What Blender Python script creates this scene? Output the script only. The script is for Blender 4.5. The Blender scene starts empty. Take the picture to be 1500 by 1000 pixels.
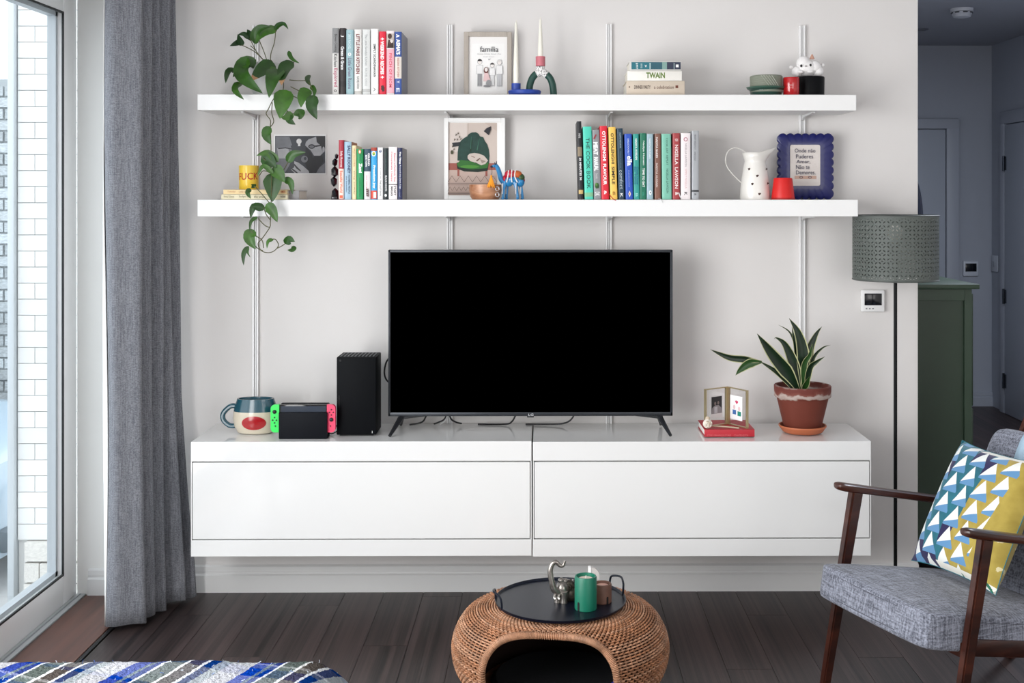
import bpy, bmesh, math, random
from mathutils import Vector, Matrix
random.seed(7)
S = bpy.context.scene
COL = S.collection
R = math.radians
# ------------------------------------------------------------------ camera
FPX, PX0, HY, DC, TH, CZ = 1750.0, 812.27, 288.0, 4.375, R(0.5), 1.44
cd = bpy.data.cameras.new('camera'); cam = bpy.data.objects.new('camera', cd); COL.objects.link(cam)
cam.location = (0, -DC, CZ); cam.rotation_euler = (R(90), 0, -TH)
cd.sensor_width = 36; cd.lens = FPX / 1500 * 36
cd.shift_x = -(PX0 - 750) / 1500; cd.shift_y = -(500 - HY) / 1500
cd.clip_start = 0.05
S.camera = cam
# ------------------------------------------------------------------ world, lights, exposure
S.view_settings.view_transform = 'Standard'; S.view_settings.look = 'None'
S.view_settings.gamma = 1; S.view_settings.use_curve_mapping = False
S.view_settings.exposure = 0.52
wd = bpy.data.worlds.new('world'); S.world = wd; wd.use_nodes = True
bg = wd.node_tree.nodes['Background']; bg.inputs[0].default_value = (0.86, 0.94, 1.0, 1); bg.inputs[1].default_value = 1.8
def area(name, loc, rot, sx, sy, power, col):
    l = bpy.data.lights.new(name, 'AREA'); l.shape = 'RECTANGLE'; l.size = sx; l.size_y = sy
    l.energy = power; l.color = col
    o = bpy.data.objects.new(name, l); o.location = loc; o.rotation_euler = rot; COL.objects.link(o); return o
# daylight entering by the glazed left side of the room
area('window_daylight', (-1.655, -3.05, 1.15), (R(90), 0, R(-90)), 2.7, 2.0, 92, (1.0, 0.985, 0.97))
# added frontal fill at the camera's end of the room, no window modelled there
area('rear_fill_light', (1.9, -5.6, 1.55), (R(90), 0, R(32)), 2.6, 1.6, 30, (1.0, 0.985, 0.97))
# added cool fill that brightens the hall, unseen above the frame
area('hall_fill_light', (2.25, 0.9, 2.46), (0, 0, 0), 0.5, 0.5, 24, (0.80, 0.88, 1.0))

# ------------------------------------------------------------------ helpers
def W(px, py, Y):
    rx = (px - PX0) / FPX; rz = (HY - py) / FPX
    dx = math.sin(TH) + rx * math.cos(TH); dy = math.cos(TH) - rx * math.sin(TH)
    t = (Y + DC) / dy
    return Vector((t * dx, Y, CZ + t * rz))
def WZ(px, py, z):
    rx = (px - PX0) / FPX; rz = (HY - py) / FPX
    dx = math.sin(TH) + rx * math.cos(TH); dy = math.cos(TH) - rx * math.sin(TH)
    t = (z - CZ) / rz
    return Vector((t * dx, t * dy - DC, z))
def lin(h):
    if isinstance(h, str):
        h = [int(h[i:i + 2], 16) / 255 for i in (0, 2, 4)]
    return tuple(c / 12.92 if c <= 0.04045 else ((c + 0.055) / 1.055) ** 2.4 for c in h) + (1,)
MC = {}
def M(col, rough=0.5, metal=0.0, spec=0.5, var=0.0, vs=8.0, bump=0.0, bs=60.0, stretch=(1, 1, 1), rnd=0.0, coat=0.0):
    key = (col, rough, metal, spec, var, vs, bump, bs, stretch, rnd, coat)
    if key in MC: return MC[key]
    m = bpy.data.materials.new('mat_' + col); m.use_nodes = True
    nt = m.node_tree; N = nt.nodes; L = nt.links; b = N['Principled BSDF']
    c = lin(col); b.inputs['Base Color'].default_value = c
    b.inputs['Roughness'].default_value = rough; b.inputs['Metallic'].default_value = metal
    b.inputs['Specular IOR Level'].default_value = spec
    b.inputs['Coat Weight'].default_value = coat
    b.inputs['Coat Roughness'].default_value = 0.08
    if var or bump or rnd:
        tc = N.new('ShaderNodeTexCoord'); mp = N.new('ShaderNodeMapping'); mp.inputs['Scale'].default_value = stretch
        L.new(tc.outputs['Object'], mp.inputs[0])
        if rnd:
            oi = N.new('ShaderNodeObjectInfo'); vm = N.new('ShaderNodeVectorMath'); vm.operation = 'SCALE'
            cb = N.new('ShaderNodeCombineXYZ')
            for k in range(3): L.new(oi.outputs['Random'], cb.inputs[k])
            L.new(cb.outputs[0], vm.inputs[0]); vm.inputs['Scale'].default_value = 37
            L.new(vm.outputs[0], mp.inputs['Location'])
        base = None
        if var:
            n = N.new('ShaderNodeTexNoise'); n.inputs['Scale'].default_value = vs; n.inputs['Detail'].default_value = 5
            L.new(mp.outputs[0], n.inputs[0])
            r = N.new('ShaderNodeMapRange'); r.inputs[1].default_value = .3; r.inputs[2].default_value = .7
            r.inputs[3].default_value = 1 - var; r.inputs[4].default_value = 1 + var
            L.new(n.outputs[0], r.inputs[0]); base = r.outputs[0]
        if rnd:
            r2 = N.new('ShaderNodeMapRange'); r2.inputs[3].default_value = 1 - rnd; r2.inputs[4].default_value = 1 + rnd
            L.new(oi.outputs['Random'], r2.inputs[0])
            if base:
                mu = N.new('ShaderNodeMath'); mu.operation = 'MULTIPLY'; L.new(base, mu.inputs[0]); L.new(r2.outputs[0], mu.inputs[1]); base = mu.outputs[0]
            else: base = r2.outputs[0]
        if base:
            v = N.new('ShaderNodeVectorMath'); v.operation = 'SCALE'; v.inputs[0].default_value = c[:3]
            L.new(base, v.inputs['Scale']); L.new(v.outputs[0], b.inputs['Base Color'])
        if bump:
            n2 = N.new('ShaderNodeTexNoise'); n2.inputs['Scale'].default_value = bs; n2.inputs['Detail'].default_value = 3
            L.new(mp.outputs[0], n2.inputs[0]); bp = N.new('ShaderNodeBump'); bp.inputs['Strength'].default_value = bump
            bp.inputs['Distance'].default_value = 0.002
            L.new(n2.outputs[0], bp.inputs['Height']); L.new(bp.outputs[0], b.inputs['Normal'])
    MC[key] = m
    return m
def glass(name, refl=0.08):
    m = bpy.data.materials.new(name); m.use_nodes = True; nt = m.node_tree; N = nt.nodes; L = nt.links
    N.remove(N['Principled BSDF']); t = N.new('ShaderNodeBsdfTransparent'); g = N.new('ShaderNodeBsdfGlossy')
    g.inputs['Roughness'].default_value = 0.02; x = N.new('ShaderNodeMixShader'); x.inputs[0].default_value = refl
    L.new(t.outputs[0], x.inputs[1]); L.new(g.outputs[0], x.inputs[2]); L.new(x.outputs[0], N['Material Output'].inputs[0])
    return m
WOOD = {}
def wood(col1, col2, rough=0.4, scale=6, axis='X', rnd=0.0):
    key = (col1, col2, rough, scale, axis, rnd)
    if key in WOOD: return WOOD[key]
    m = bpy.data.materials.new('wood_' + col1); m.use_nodes = True; nt = m.node_tree; N = nt.nodes; L = nt.links; b = N['Principled BSDF']
    tc = N.new('ShaderNodeTexCoord'); mp = N.new('ShaderNodeMapping')
    mp.inputs['Scale'].default_value = {'X': (0.12, 1, 1), 'Y': (1, 0.07, 1), 'Z': (1, 1, 0.1)}[axis]
    L.new(tc.outputs['Object'], mp.inputs[0])
    oi = N.new('ShaderNodeObjectInfo'); cb = N.new('ShaderNodeCombineXYZ'); mm = N.new('ShaderNodeMath'); mm.operation = 'MULTIPLY'; mm.inputs[1].default_value = 29
    L.new(oi.outputs['Random'], mm.inputs[0])
    for k in range(3): L.new(mm.outputs[0], cb.inputs[k])
    L.new(cb.outputs[0], mp.inputs['Location'])
    n = N.new('ShaderNodeTexNoise'); n.inputs['Scale'].default_value = scale; n.inputs['Detail'].default_value = 6; n.inputs['Distortion'].default_value = 1.2
    L.new(mp.outputs[0], n.inputs[0])
    n2 = N.new('ShaderNodeTexNoise'); n2.inputs['Scale'].default_value = scale * 9; n2.inputs['Detail'].default_value = 3
    L.new(mp.outputs[0], n2.inputs[0])
    ad = N.new('ShaderNodeMath'); ad.operation = 'MULTIPLY_ADD'; ad.inputs[1].default_value = 0.45
    L.new(n2.outputs[0], ad.inputs[0]); L.new(n.outputs[0], ad.inputs[2])
    r = N.new('ShaderNodeValToRGB'); r.color_ramp.elements[0].position = .5; r.color_ramp.elements[1].position = .95
    r.color_ramp.elements[0].color = lin(col1); r.color_ramp.elements[1].color = lin(col2)
    L.new(ad.outputs[0], r.inputs[0])
    r2 = N.new('ShaderNodeMapRange'); r2.inputs[3].default_value = 1 - rnd; r2.inputs[4].default_value = 1 + rnd
    L.new(oi.outputs['Random'], r2.inputs[0])
    v = N.new('ShaderNodeVectorMath'); v.operation = 'SCALE'; L.new(r.outputs[0], v.inputs[0]); L.new(r2.outputs[0], v.inputs['Scale'])
    L.new(v.outputs[0], b.inputs['Base Color']); b.inputs['Roughness'].default_value = rough
    bp = N.new('ShaderNodeBump'); bp.inputs['Strength'].default_value = .15; bp.inputs['Distance'].default_value = .002
    L.new(n2.outputs[0], bp.inputs['Height']); L.new(bp.outputs[0], b.inputs['Normal'])
    WOOD[key] = m
    return m
def fabric(name, c1, c2, scale=260, rough=.95, bump=.35):
    m = bpy.data.materials.new(name); m.use_nodes = True; nt = m.node_tree; N = nt.nodes; L = nt.links; b = N['Principled BSDF']
    tc = N.new('ShaderNodeTexCoord'); outs = []
    for st in ((1, 1, .06), (1, .06, 1), (.06, 1, 1)):
        mp = N.new('ShaderNodeMapping'); mp.inputs['Scale'].default_value = st; L.new(tc.outputs['Object'], mp.inputs[0])
        n = N.new('ShaderNodeTexNoise'); n.inputs['Scale'].default_value = scale; n.inputs['Detail'].default_value = 2
        L.new(mp.outputs[0], n.inputs[0]); outs.append(n.outputs[0])
    a = N.new('ShaderNodeMath'); a.operation = 'ADD'; L.new(outs[0], a.inputs[0]); L.new(outs[1], a.inputs[1])
    a2 = N.new('ShaderNodeMath'); a2.operation = 'ADD'; L.new(a.outputs[0], a2.inputs[0]); L.new(outs[2], a2.inputs[1])
    r = N.new('ShaderNodeMapRange'); r.inputs[1].default_value = 1.2; r.inputs[2].default_value = 1.8; L.new(a2.outputs[0], r.inputs[0])
    x = N.new('ShaderNodeMix'); x.data_type = 'RGBA'; L.new(r.outputs[0], x.inputs[0]); x.inputs[6].default_value = lin(c1); x.inputs[7].default_value = lin(c2)
    L.new(x.outputs[2], b.inputs['Base Color']); b.inputs['Roughness'].default_value = rough; b.inputs['Specular IOR Level'].default_value = .15
    b.inputs['Sheen Weight'].default_value = .15
    bp = N.new('ShaderNodeBump'); bp.inputs['Strength'].default_value = bump; bp.inputs['Distance'].default_value = .001
    L.new(a2.outputs[0], bp.inputs['Height']); L.new(bp.outputs[0], b.inputs['Normal'])
    return m

class MB:
    def __init__(s, *mats): s.v = []; s.f = []; s.m = []; s.s = []; s.mats = list(mats); s.uv = None
    def add(s, vs, fs, mi=0, sm=True):
        o = len(s.v); s.v += [Vector(p) for p in vs]
        for f in fs: s.f.append([i + o for i in f]); s.m.append(mi); s.s.append(sm)
        return s
    def box(s, x0, x1, y0, y1, z0, z1, mi=0, bev=0.0, seg=2, mat4=None):
        bm = bmesh.new(); bmesh.ops.create_cube(bm, size=1)
        for v in bm.verts: v.co = Vector(((x0 + x1) / 2 + v.co.x * (x1 - x0), (y0 + y1) / 2 + v.co.y * (y1 - y0), (z0 + z1) / 2 + v.co.z * (z1 - z0)))
        if bev: bmesh.ops.bevel(bm, geom=list(bm.edges), offset=min(bev, .49 * min(abs(x1 - x0), abs(y1 - y0), abs(z1 - z0))), segments=seg, profile=.5, affect='EDGES')
        if mat4 is not None: bm.transform(mat4)
        s.add([v.co for v in bm.verts], [[v.index for v in f.verts] for f in (bm.verts.index_update() or bm.faces)], mi, bool(bev)); bm.free(); return s
    def tube(s, pts, r, n=8, mi=0, flat=None, closed=False):
        pts = [Vector(p) for p in pts]; k = len(pts); rs = r if isinstance(r, (list, tuple)) else [r] * k
        vs = []; up = None
        for i, p in enumerate(pts):
            t = (pts[(i + 1) % k] - pts[i - 1]) if closed else (pts[min(i + 1, k - 1)] - pts[max(i - 1, 0)])
            if t.length < 1e-9: t = Vector((0, 0, 1))
            t.normalize()
            if up is None:
                up = Vector((0, 0, 1)) if abs(t.z) < .9 else Vector((0, 1, 0))
            a = up - t * up.dot(t)
            if a.length < 1e-5: a = t.orthogonal()
            a.normalize(); b = t.cross(a); up = a
            for j in range(n):
                q = 2 * math.pi * j / n
                vs.append(p + a * math.cos(q) * rs[i] * (flat or 1) + b * math.sin(q) * rs[i])
        fs = []
        for i in range(k if closed else k - 1):
            for j in range(n):
                fs.append([i * n + j, i * n + (j + 1) % n, ((i + 1) % k) * n + (j + 1) % n, ((i + 1) % k) * n + j])
        if not closed: fs += [list(range(n))[::-1], [(k - 1) * n + j for j in range(n)]]
        return s.add(vs, fs, mi)
    def lathe(s, prof, c, n=36, mi=0, sx=1, sy=1):
        c = Vector(c); vs = []; rings = []
        for r, z in prof:
            if abs(r) < 1e-6: rings.append([len(vs)]); vs.append(c + Vector((0, 0, z)))
            else:
                rings.append(list(range(len(vs), len(vs) + n)))
                for j in range(n):
                    q = 2 * math.pi * j / n; vs.append(c + Vector((r * sx * math.cos(q), r * sy * math.sin(q), z)))
        fs = []
        for a, b in zip(rings, rings[1:]):
            for j in range(n):
                k = (j + 1) % n
                if len(a) == 1 and len(b) == 1: continue
                if len(a) == 1: fs.append([a[0], b[k], b[j]])
                elif len(b) == 1: fs.append([a[j], a[k], b[0]])
                else: fs.append([a[j], a[k], b[k], b[j]])
        return s.add(vs, fs, mi)
    def ell(s, c, rad, mi=0, n=16, rot=None):
        vs = []; m = n // 2; pr = [(math.sin(math.pi * i / m), -math.cos(math.pi * i / m)) for i in range(m + 1)]
        pr[0] = (0, -1); pr[-1] = (0, 1)
        t = MB(); t.lathe(pr, (0, 0, 0), n)
        for v in t.v:
            p = Vector((v.x * rad[0], v.y * rad[1], v.z * rad[2]))
            if rot is not None: p = rot @ p
            vs.append(p + Vector(c))
        return s.add(vs, t.f, mi)
    def prism(s, poly, y0, y1, mi=0, sm=False):
        n = len(poly); vs = [(x, y0, z) for x, z in poly] + [(x, y1, z) for x, z in poly]
        fs = [list(range(n)), list(range(2 * n - 1, n - 1, -1))] + [[i, i + n, (i + 1) % n + n, (i + 1) % n] for i in range(n)]
        return s.add(vs, fs, mi, sm)
    def build(s, name, parent=None, local=False, sharp=35):
        me = bpy.data.meshes.new(name)
        off = Vector((0, 0, 0))
        if parent is not None:
            if not local: off = OFF.get(parent.name, Vector((0, 0, 0)))
        elif s.v:
            xs = [v.x for v in s.v]; ys = [v.y for v in s.v]; zs = [v.z for v in s.v]
            off = Vector(((min(xs) + max(xs)) / 2, (min(ys) + max(ys)) / 2, min(zs)))
        me.from_pydata([tuple(v - off) for v in s.v], [], s.f)
        for m in s.mats: me.materials.append(m)
        me.polygons.foreach_set('material_index', s.m); me.polygons.foreach_set('use_smooth', s.s)
        if s.uv:
            ul = me.uv_layers.new(name='UVMap')
            for lp in me.loops: ul.data[lp.index].uv = s.uv[lp.vertex_index]
        bm = bmesh.new(); bm.from_mesh(me); bmesh.ops.recalc_face_normals(bm, faces=bm.faces); bm.to_mesh(me); bm.free()
        me.set_sharp_from_angle(angle=R(sharp)); me.update()
        o = bpy.data.objects.new(name, me); COL.objects.link(o)
        if parent is not None:
            o.parent = parent
            OFF[o.name] = off
        else: o.location = off; OFF[o.name] = off
        return o
OFF = {}
def thing(name, label, cat, loc, rotz=0, group=None):
    o = bpy.data.objects.new(name, None); COL.objects.link(o); o.location = loc; o.rotation_euler = (0, 0, rotz)
    o.empty_display_size = .05
    o['label'] = label; o['category'] = cat
    if group: o['group'] = group
    OFF[o.name] = Vector(loc); return o
def tag(o, label, cat, group=None):
    o['label'] = label; o['category'] = cat
    if group: o['group'] = group
    return o
def struct(o): o['kind'] = 'structure'; return o
def lab(o, l): o['label'] = l; return o
def smooth_path(pts, k=6):
    pts = [Vector(p) for p in pts]; out = []
    for i in range(len(pts) - 1):
        p0 = pts[max(i - 1, 0)]; p1 = pts[i]; p2 = pts[i + 1]; p3 = pts[min(i + 2, len(pts) - 1)]
        for j in range(k):
            t = j / k
            out.append(.5 * ((2 * p1) + (p2 - p0) * t + (2 * p0 - 5 * p1 + 4 * p2 - p3) * t * t + (3 * p1 - p0 - 3 * p2 + p3) * t ** 3))
    out.append(pts[-1]); return out
FC = {}
def textmesh(s, off=0.0, font=None):
    cu = bpy.data.curves.new('t', 'FONT'); cu.body = s; cu.resolution_u = 2; cu.offset = off
    ob = bpy.data.objects.new('t', cu); me = bpy.data.meshes.new_from_object(ob)
    vs = [v.co.copy() for v in me.vertices]; fs = [list(p.vertices) for p in me.polygons]
    bpy.data.objects.remove(ob); bpy.data.curves.remove(cu); bpy.data.meshes.remove(me)
    return vs, fs
def text(s, mat, parent, x0, y0, x1, y1, Y, vert=False, off=0.015, mapf=None, name='lettering', slant=0):
    """lettering stretched into the box given in photograph pixels on the plane at Y"""
    vs, fs = textmesh(s, off)
    if not vs: return
    a0 = min(v.x for v in vs); a1 = max(v.x for v in vs); b0 = min(v.y for v in vs); b1 = max(v.y for v in vs)
    A = W(x0, y0, Y); B = W(x1, y1, Y); out = []
    for v in vs:
        u = (v.x - a0) / (a1 - a0); w = (v.y - b0) / (b1 - b0); u += slant * (w - .5) * .05
        if vert: out.append((A.x + (B.x - A.x) * w, Y, A.z + (B.z - A.z) * u))
        else: out.append((A.x + (B.x - A.x) * u, Y, B.z + (A.z - B.z) * w))
    b = MB(mat)
    b.add(out, fs, 0, False)
    return b.build(name, parent)
def art(name, parent, Y, layers, eps=.0003):
    mats = []; b = MB()
    for i, (m, poly) in enumerate(layers):
        if m not in mats: mats.append(m)
        b.add([W(x, y, Y - i * eps) for x, y in poly], [list(range(len(poly)))], mats.index(m), False)
    b.mats = mats
    return b.build(name, parent)
def ring(cx, cy, rx, ry, n=14, a0=0, a1=360):
    return [(cx + rx * math.cos(R(a0 + (a1 - a0) * i / n)), cy - ry * math.sin(R(a0 + (a1 - a0) * i / n))) for i in range(n + (0 if a1 - a0 == 360 else 1))]
def rect(x0, y0, x1, y1): return [(x0, y0), (x1, y0), (x1, y1), (x0, y1)]

# ------------------------------------------------------------------ common materials
wallm = M('dddad8', .85, var=.015, vs=3, bump=.08, bs=220)
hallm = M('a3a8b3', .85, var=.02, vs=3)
whitem = M('ebebea', .35)
gloss = M('e9e9e8', .07, coat=.3)
trimm = M('e6e6e5', .4)
frame_w = M('fafafa', .3)
black = M('0a0a0c', .45)
XL, XR, CEIL, YR, YH = -1.69, 3.083, 2.48, -6.0, 3.825
# ------------------------------------------------------------------ floor
fl = struct(MB(M('15110f', .6)).box(XL, XR, YR, YH, -.06, -.004).build('floor'))
plm = wood('120c0b', '473836', .42, 5, 'Y', rnd=.16)
pw, pl_ = .142, 1.32
first = None; row = 0; x = -1.432
while x < XR - .02:
    w = min(pw, XR - x); off = (row * .47) % pl_; y = YR
    seg = [YR]
    yy = YR + off
    while yy < YH - .05:
        if yy > YR + .05: seg.append(yy)
        yy += pl_
    seg.append(YH)
    for a, b_ in zip(seg, seg[1:]):
        if first is None:
            first = MB(plm).box(-.5, .5, -.5, .5, -.5, .5).build('plank', fl, local=True); o = first
        else:
            o = first.copy(); COL.objects.link(o)
        fz = OFF[fl.name]
        o.location = (x + w / 2 - fz.x, (a + b_) / 2 - fz.y, -.0035 - fz.z + .0015); o.scale = (w - .0012, b_ - a - .0012, .005)
    x += pw; row += 1
struct(MB(wood('3d2620', '6a4438', .45, 6, 'Y')).box(-1.652, -1.452, YR, -.045, -.003, .004, bev=.001).build('trim_1'))
struct(MB(M('1b1a1c', .5, metal=.5)).box(-1.449, -1.436, YR, -.045, -.003, .003).build('trim_2'))
struct(MB(M('b9bcbd', .4, metal=.2), M('8b8f92', .5)).box(-1.689, -1.654, YR, -.045, -.003, .008, bev=.002).box(-1.675, -1.670, YR, -.05, .006, .0095, 1).build('trim_3'))
# ------------------------------------------------------------------ walls
def wallbox(name, x0, x1, y0, y1, z0=-.06, z1=CEIL, m=wallm): return struct(MB(m).box(x0, x1, y0, y1, z0, z1).build(name))
wallbox('wall_back', -1.70, 1.372, 0, .13)
wallbox('wall_partition', 1.252, 1.372, .13, YH)
wallbox('wall_back_return', -1.688, -1.43, -.04, 0, m=M('f2f1ee', .8))  # whiter than the back wall: brightness from outside put into its colour
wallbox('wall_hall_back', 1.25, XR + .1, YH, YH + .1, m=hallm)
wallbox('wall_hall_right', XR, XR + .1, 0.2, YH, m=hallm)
wallbox('wall_right', XR, XR + .1, YR, .2)
wallbox('wall_rear', XL - .1, XR + .1, YR - .1, YR)
wallbox('wall_left_header', XL - .05, XL, YR, -.02, 2.2, CEIL)
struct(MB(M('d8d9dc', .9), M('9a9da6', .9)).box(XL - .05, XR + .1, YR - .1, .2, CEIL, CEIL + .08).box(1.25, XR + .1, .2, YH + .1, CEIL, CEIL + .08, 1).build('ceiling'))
# baseboards
def baseboard(name, x0, x1, y, m=trimm, t=.02):
    b = MB(m); prof = [(y, -.002), (y - t, -.002), (y - t, .062), (y - t * .55, .0665), (y - t * .55, .072), (y - t * .66, .074), (y - t * .62, .092), (y - t * .2, .096), (y, .097)]
    vs = [(x0, a, z) for a, z in prof] + [(x1, a, z) for a, z in prof]; n = len(prof)
    b.add(vs, [list(range(n)), list(range(2 * n - 1, n - 1, -1))] + [[i, (i + 1) % n, (i + 1) % n + n, i + n] for i in range(n)], 0, False)
    return struct(b.build(name))
baseboard('baseboard_back', -1.429, 1.372, -.0005)
baseboard('baseboard_left_corner', -1.645, -1.43, -.0405, t=.018)
baseboard('baseboard_hall_back', 2.42, XR, YH - .0005, m=hallm)
# ------------------------------------------------------------------ glazed door / window in the left wall
gl = glass('window_glass', .05)
gask = M('15161a', .5)
win = None
wins = [(-.0405, -1.55), (-1.60, -3.05), (-3.10, -4.55), (-4.60, -5.95)]
for i, (ya, yb) in enumerate(wins):
    b = MB(frame_w)
    st = .115
    b.box(-1.73, XL, ya - st, ya, .0, 2.2, bev=.004).box(-1.73, XL, yb, yb + st, .0, 2.2, bev=.004)
    b.box(-1.73, XL, yb + st, ya - st, .0, .108, bev=.004).box(-1.73, XL, yb + st, ya - st, 2.09, 2.2, bev=.004)
    w = struct(b.build('window_%d' % (i + 1)))
    g = MB(gask); t = .006
    for (a0, a1, z0, z1) in ((ya - st - t, ya - st + .001, .108, 2.09), (yb + st - .001, yb + st + t, .108, 2.09), (yb + st, ya - st, .107, .108 + t), (yb + st, ya - st, 2.09 - t, 2.091)):
        g.box(-1.6955, -1.6895, a0, a1, z0, z1)
    g.build('gasket', w)
    g = MB(M('b9c0c5', .4)); t = .016
    for (a0, a1, z0, z1) in ((ya - st - t, ya - st, .108, 2.09), (yb + st, yb + st + t, .108, 2.09), (yb + st, ya - st, .108, .108 + t), (yb + st, ya - st, 2.09 - t, 2.09)):
        g.box(-1.742, -1.712, a0, a1, z0, z1)
    g.build('outer_bead', w)
    MB(gl).box(-1.718, -1.714, yb + st, ya - st, .108, 2.09).build('pane', w)
# ------------------------------------------------------------------ hall: doors, casings
def casing(name, kind): pass
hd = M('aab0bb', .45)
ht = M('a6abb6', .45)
# door in the hall's back wall
P = W(1383, 190, YH); Q = W(1396, 176, YH)
dx1 = P.x; dz = P.z
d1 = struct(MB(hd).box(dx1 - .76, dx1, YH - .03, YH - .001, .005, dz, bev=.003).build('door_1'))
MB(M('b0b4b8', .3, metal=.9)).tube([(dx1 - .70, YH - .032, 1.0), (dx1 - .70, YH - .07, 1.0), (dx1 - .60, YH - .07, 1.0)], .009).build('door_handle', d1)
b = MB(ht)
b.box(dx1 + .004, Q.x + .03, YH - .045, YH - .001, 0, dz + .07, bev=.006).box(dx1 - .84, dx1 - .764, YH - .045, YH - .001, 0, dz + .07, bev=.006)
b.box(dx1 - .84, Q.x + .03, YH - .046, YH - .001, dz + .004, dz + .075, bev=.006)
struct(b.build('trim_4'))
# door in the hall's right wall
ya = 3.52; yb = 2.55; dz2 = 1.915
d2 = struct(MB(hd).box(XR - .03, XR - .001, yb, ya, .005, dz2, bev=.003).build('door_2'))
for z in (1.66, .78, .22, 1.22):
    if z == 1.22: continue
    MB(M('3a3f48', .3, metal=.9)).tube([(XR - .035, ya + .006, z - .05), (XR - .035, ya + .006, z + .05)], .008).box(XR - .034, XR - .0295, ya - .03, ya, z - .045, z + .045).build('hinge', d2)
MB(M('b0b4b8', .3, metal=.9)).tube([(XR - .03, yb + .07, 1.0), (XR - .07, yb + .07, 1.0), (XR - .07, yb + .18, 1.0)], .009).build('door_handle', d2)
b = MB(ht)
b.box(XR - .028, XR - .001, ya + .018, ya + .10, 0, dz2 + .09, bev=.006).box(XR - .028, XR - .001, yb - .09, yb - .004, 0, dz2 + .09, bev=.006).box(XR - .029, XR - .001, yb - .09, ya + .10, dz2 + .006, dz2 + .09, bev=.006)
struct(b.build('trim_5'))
# smoke detector, downlight
c = W(1409, 12, 2.2); sc = 1.04 * 1750 / 276; c = Vector((W(1409, 12, sc - DC).x, sc - DC, CEIL))
t = thing('smoke_detector', 'round white smoke detector on the hall ceiling', 'smoke detector', c)
MB(M('c9cbd0', .5)).lathe([(0, 0), (.062, 0), (.062, -.018), (0, -.018)], c, 24).build('base', t)
MB(M('b9bbc2', .5)).lathe([(0, -.019), (.054, -.019), (.054, -.028), (.046, -.046), (.02, -.052), (0, -.053)], c, 24).build('sensor_dome', t)
g = MB(M('2c2d33', .5))
for k in range(8):
    q = k * math.pi / 4; g.box(-.012, .012, -.002, .002, -.027, -.021, mat4=Matrix.Translation(c) @ Matrix.Rotation(q, 4, 'Z') @ Matrix.Translation((0, -.0555, 0)))
g.build('vent_slot', t)
c = Vector((W(1349, 42, 3.03).x, 3.03, CEIL))
t = thing('ceiling_downlight', 'small flush downlight set in the hall ceiling beside the partition', 'light', c)
MB(M('6b6e78', .4)).lathe([(0, -.001), (.045, -.001), (.045, -.006), (.034, -.008), (.032, -.003), (0, -.003)], c, 24).build('trim_ring', t)
MB(M('202228', .4)).lathe([(0, -.0035), (.031, -.0035), (0, -.006)], c, 20).build('lens', t)
# thermostats and switch
def thermostat(px0, py0, px1, py1, Y, label, case, buttons):
    A = W(px0, py0, Y); B = W(px1, py1, Y); c = (A + B) / 2
    t = thing('thermostat', label, 'thermostat', (c.x, Y, B.z), group=None)
    MB(case).box(A.x, B.x, Y - .018, Y - .0005, B.z, A.z, bev=.005).build('case', t)
    w = B.x - A.x; h = A.z - B.z
    MB(M('0c1018', .15)).box(A.x + .13 * w, B.x - .13 * w, Y - .0195, Y - .0175, B.z + .30 * h, A.z - .16 * h, bev=.0008).build('screen', t)
    if buttons:
        for k in range(3):
            bx = A.x + w * (.18 + .14 * k); MB(M('8b8c90', .5)).box(bx, bx + .006, Y - .0192, Y - .0175, B.z + .12 * h, B.z + .12 * h + .005, bev=.001).build('button', t)
    return t
thermostat(1260, 424, 1294, 456, -.0, 'white wall thermostat with dark screen and small buttons just below the lampshade', M('eeeeee', .4), True)
thermostat(1410, 382, 1432, 404, YH, 'smaller bluish thermostat on the far hall wall beside the door frame', M('c3c8d2', .4), False)
y1 = 3.78; y0 = y1 - .09
t = thing('light_switch', 'white light switch plate on the hall side wall next to the right-hand door', 'switch', (XR - .001, (y0 + y1) / 2, .86))
yl = W(0, 0, 0)
MB(M('c0c5ce', .4)).box(XR - .010, XR - .001, y0 + .01, y1 + .03, .93, 1.04, bev=.003).build('plate', t)
MB(M('aab0ba', .4)).box(XR - .014, XR - .0102, y0 + .045, y0 + .065, .965, 1.0, bev=.002).build('rocker', t)
MB(M('aab0ba', .4)).box(XR - .014, XR - .0102, y0 + .075, y0 + .095, .965, 1.0, bev=.002).build('rocker', t)

# ------------------------------------------------------------------ outside
GZ = -.55
struct(MB(M('b9b9b8', .9, var=.08, vs=2)).box(-14, -1.8, -12, 14, GZ - .1, GZ).build('ground_outside'))
brm = M('e6e6e4', .8, var=.03, vs=20, bump=.3, bs=80, rnd=.05)
mort = M('d2d2d0', .9)
def brick_wall(root, xa, xb, y, z0, z1, bl, bh, gap, mat, name='brick', proud=.008, jitter=0, thick=.02):
    proto = None; base = OFF[root.name]; k = 0; z = z0
    while z + bh <= z1 + .001:
        x = xb - (bl * .5 if k % 2 else 0)
        x1 = xb
        while x1 > xa + .02:
            x0 = max(x if x < x1 else x1 - bl, xa)
            if x0 >= x1: x0 = max(x1 - bl, xa)
            if proto is None:
                proto = MB(mat).box(-.5, .5, -.5, .5, -.5, .5).build(name, root, local=True); o = proto
            else: o = proto.copy(); COL.objects.link(o)
            jy = random.uniform(-jitter, jitter)
            o.location = Vector(((x0 + x1) / 2, y - proud / 2 + jy, z + bh / 2)) - base
            o.scale = (x1 - x0 - gap, thick, bh - gap)
            x1 = x0; x = x1 - bl
        z += bh; k += 1
YP = 1.25
xa = W(27, 300, YP).x
pier = thing('brick_pier', 'white painted brick pier on stone base outside the glazed door', 'wall', (xa + .3, YP, GZ))
MB(mort).box(xa, -1.83, YP + .006, YP + .5, GZ, 3.2).build('core', pier)
zb = W(50, 790, YP).z
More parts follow.
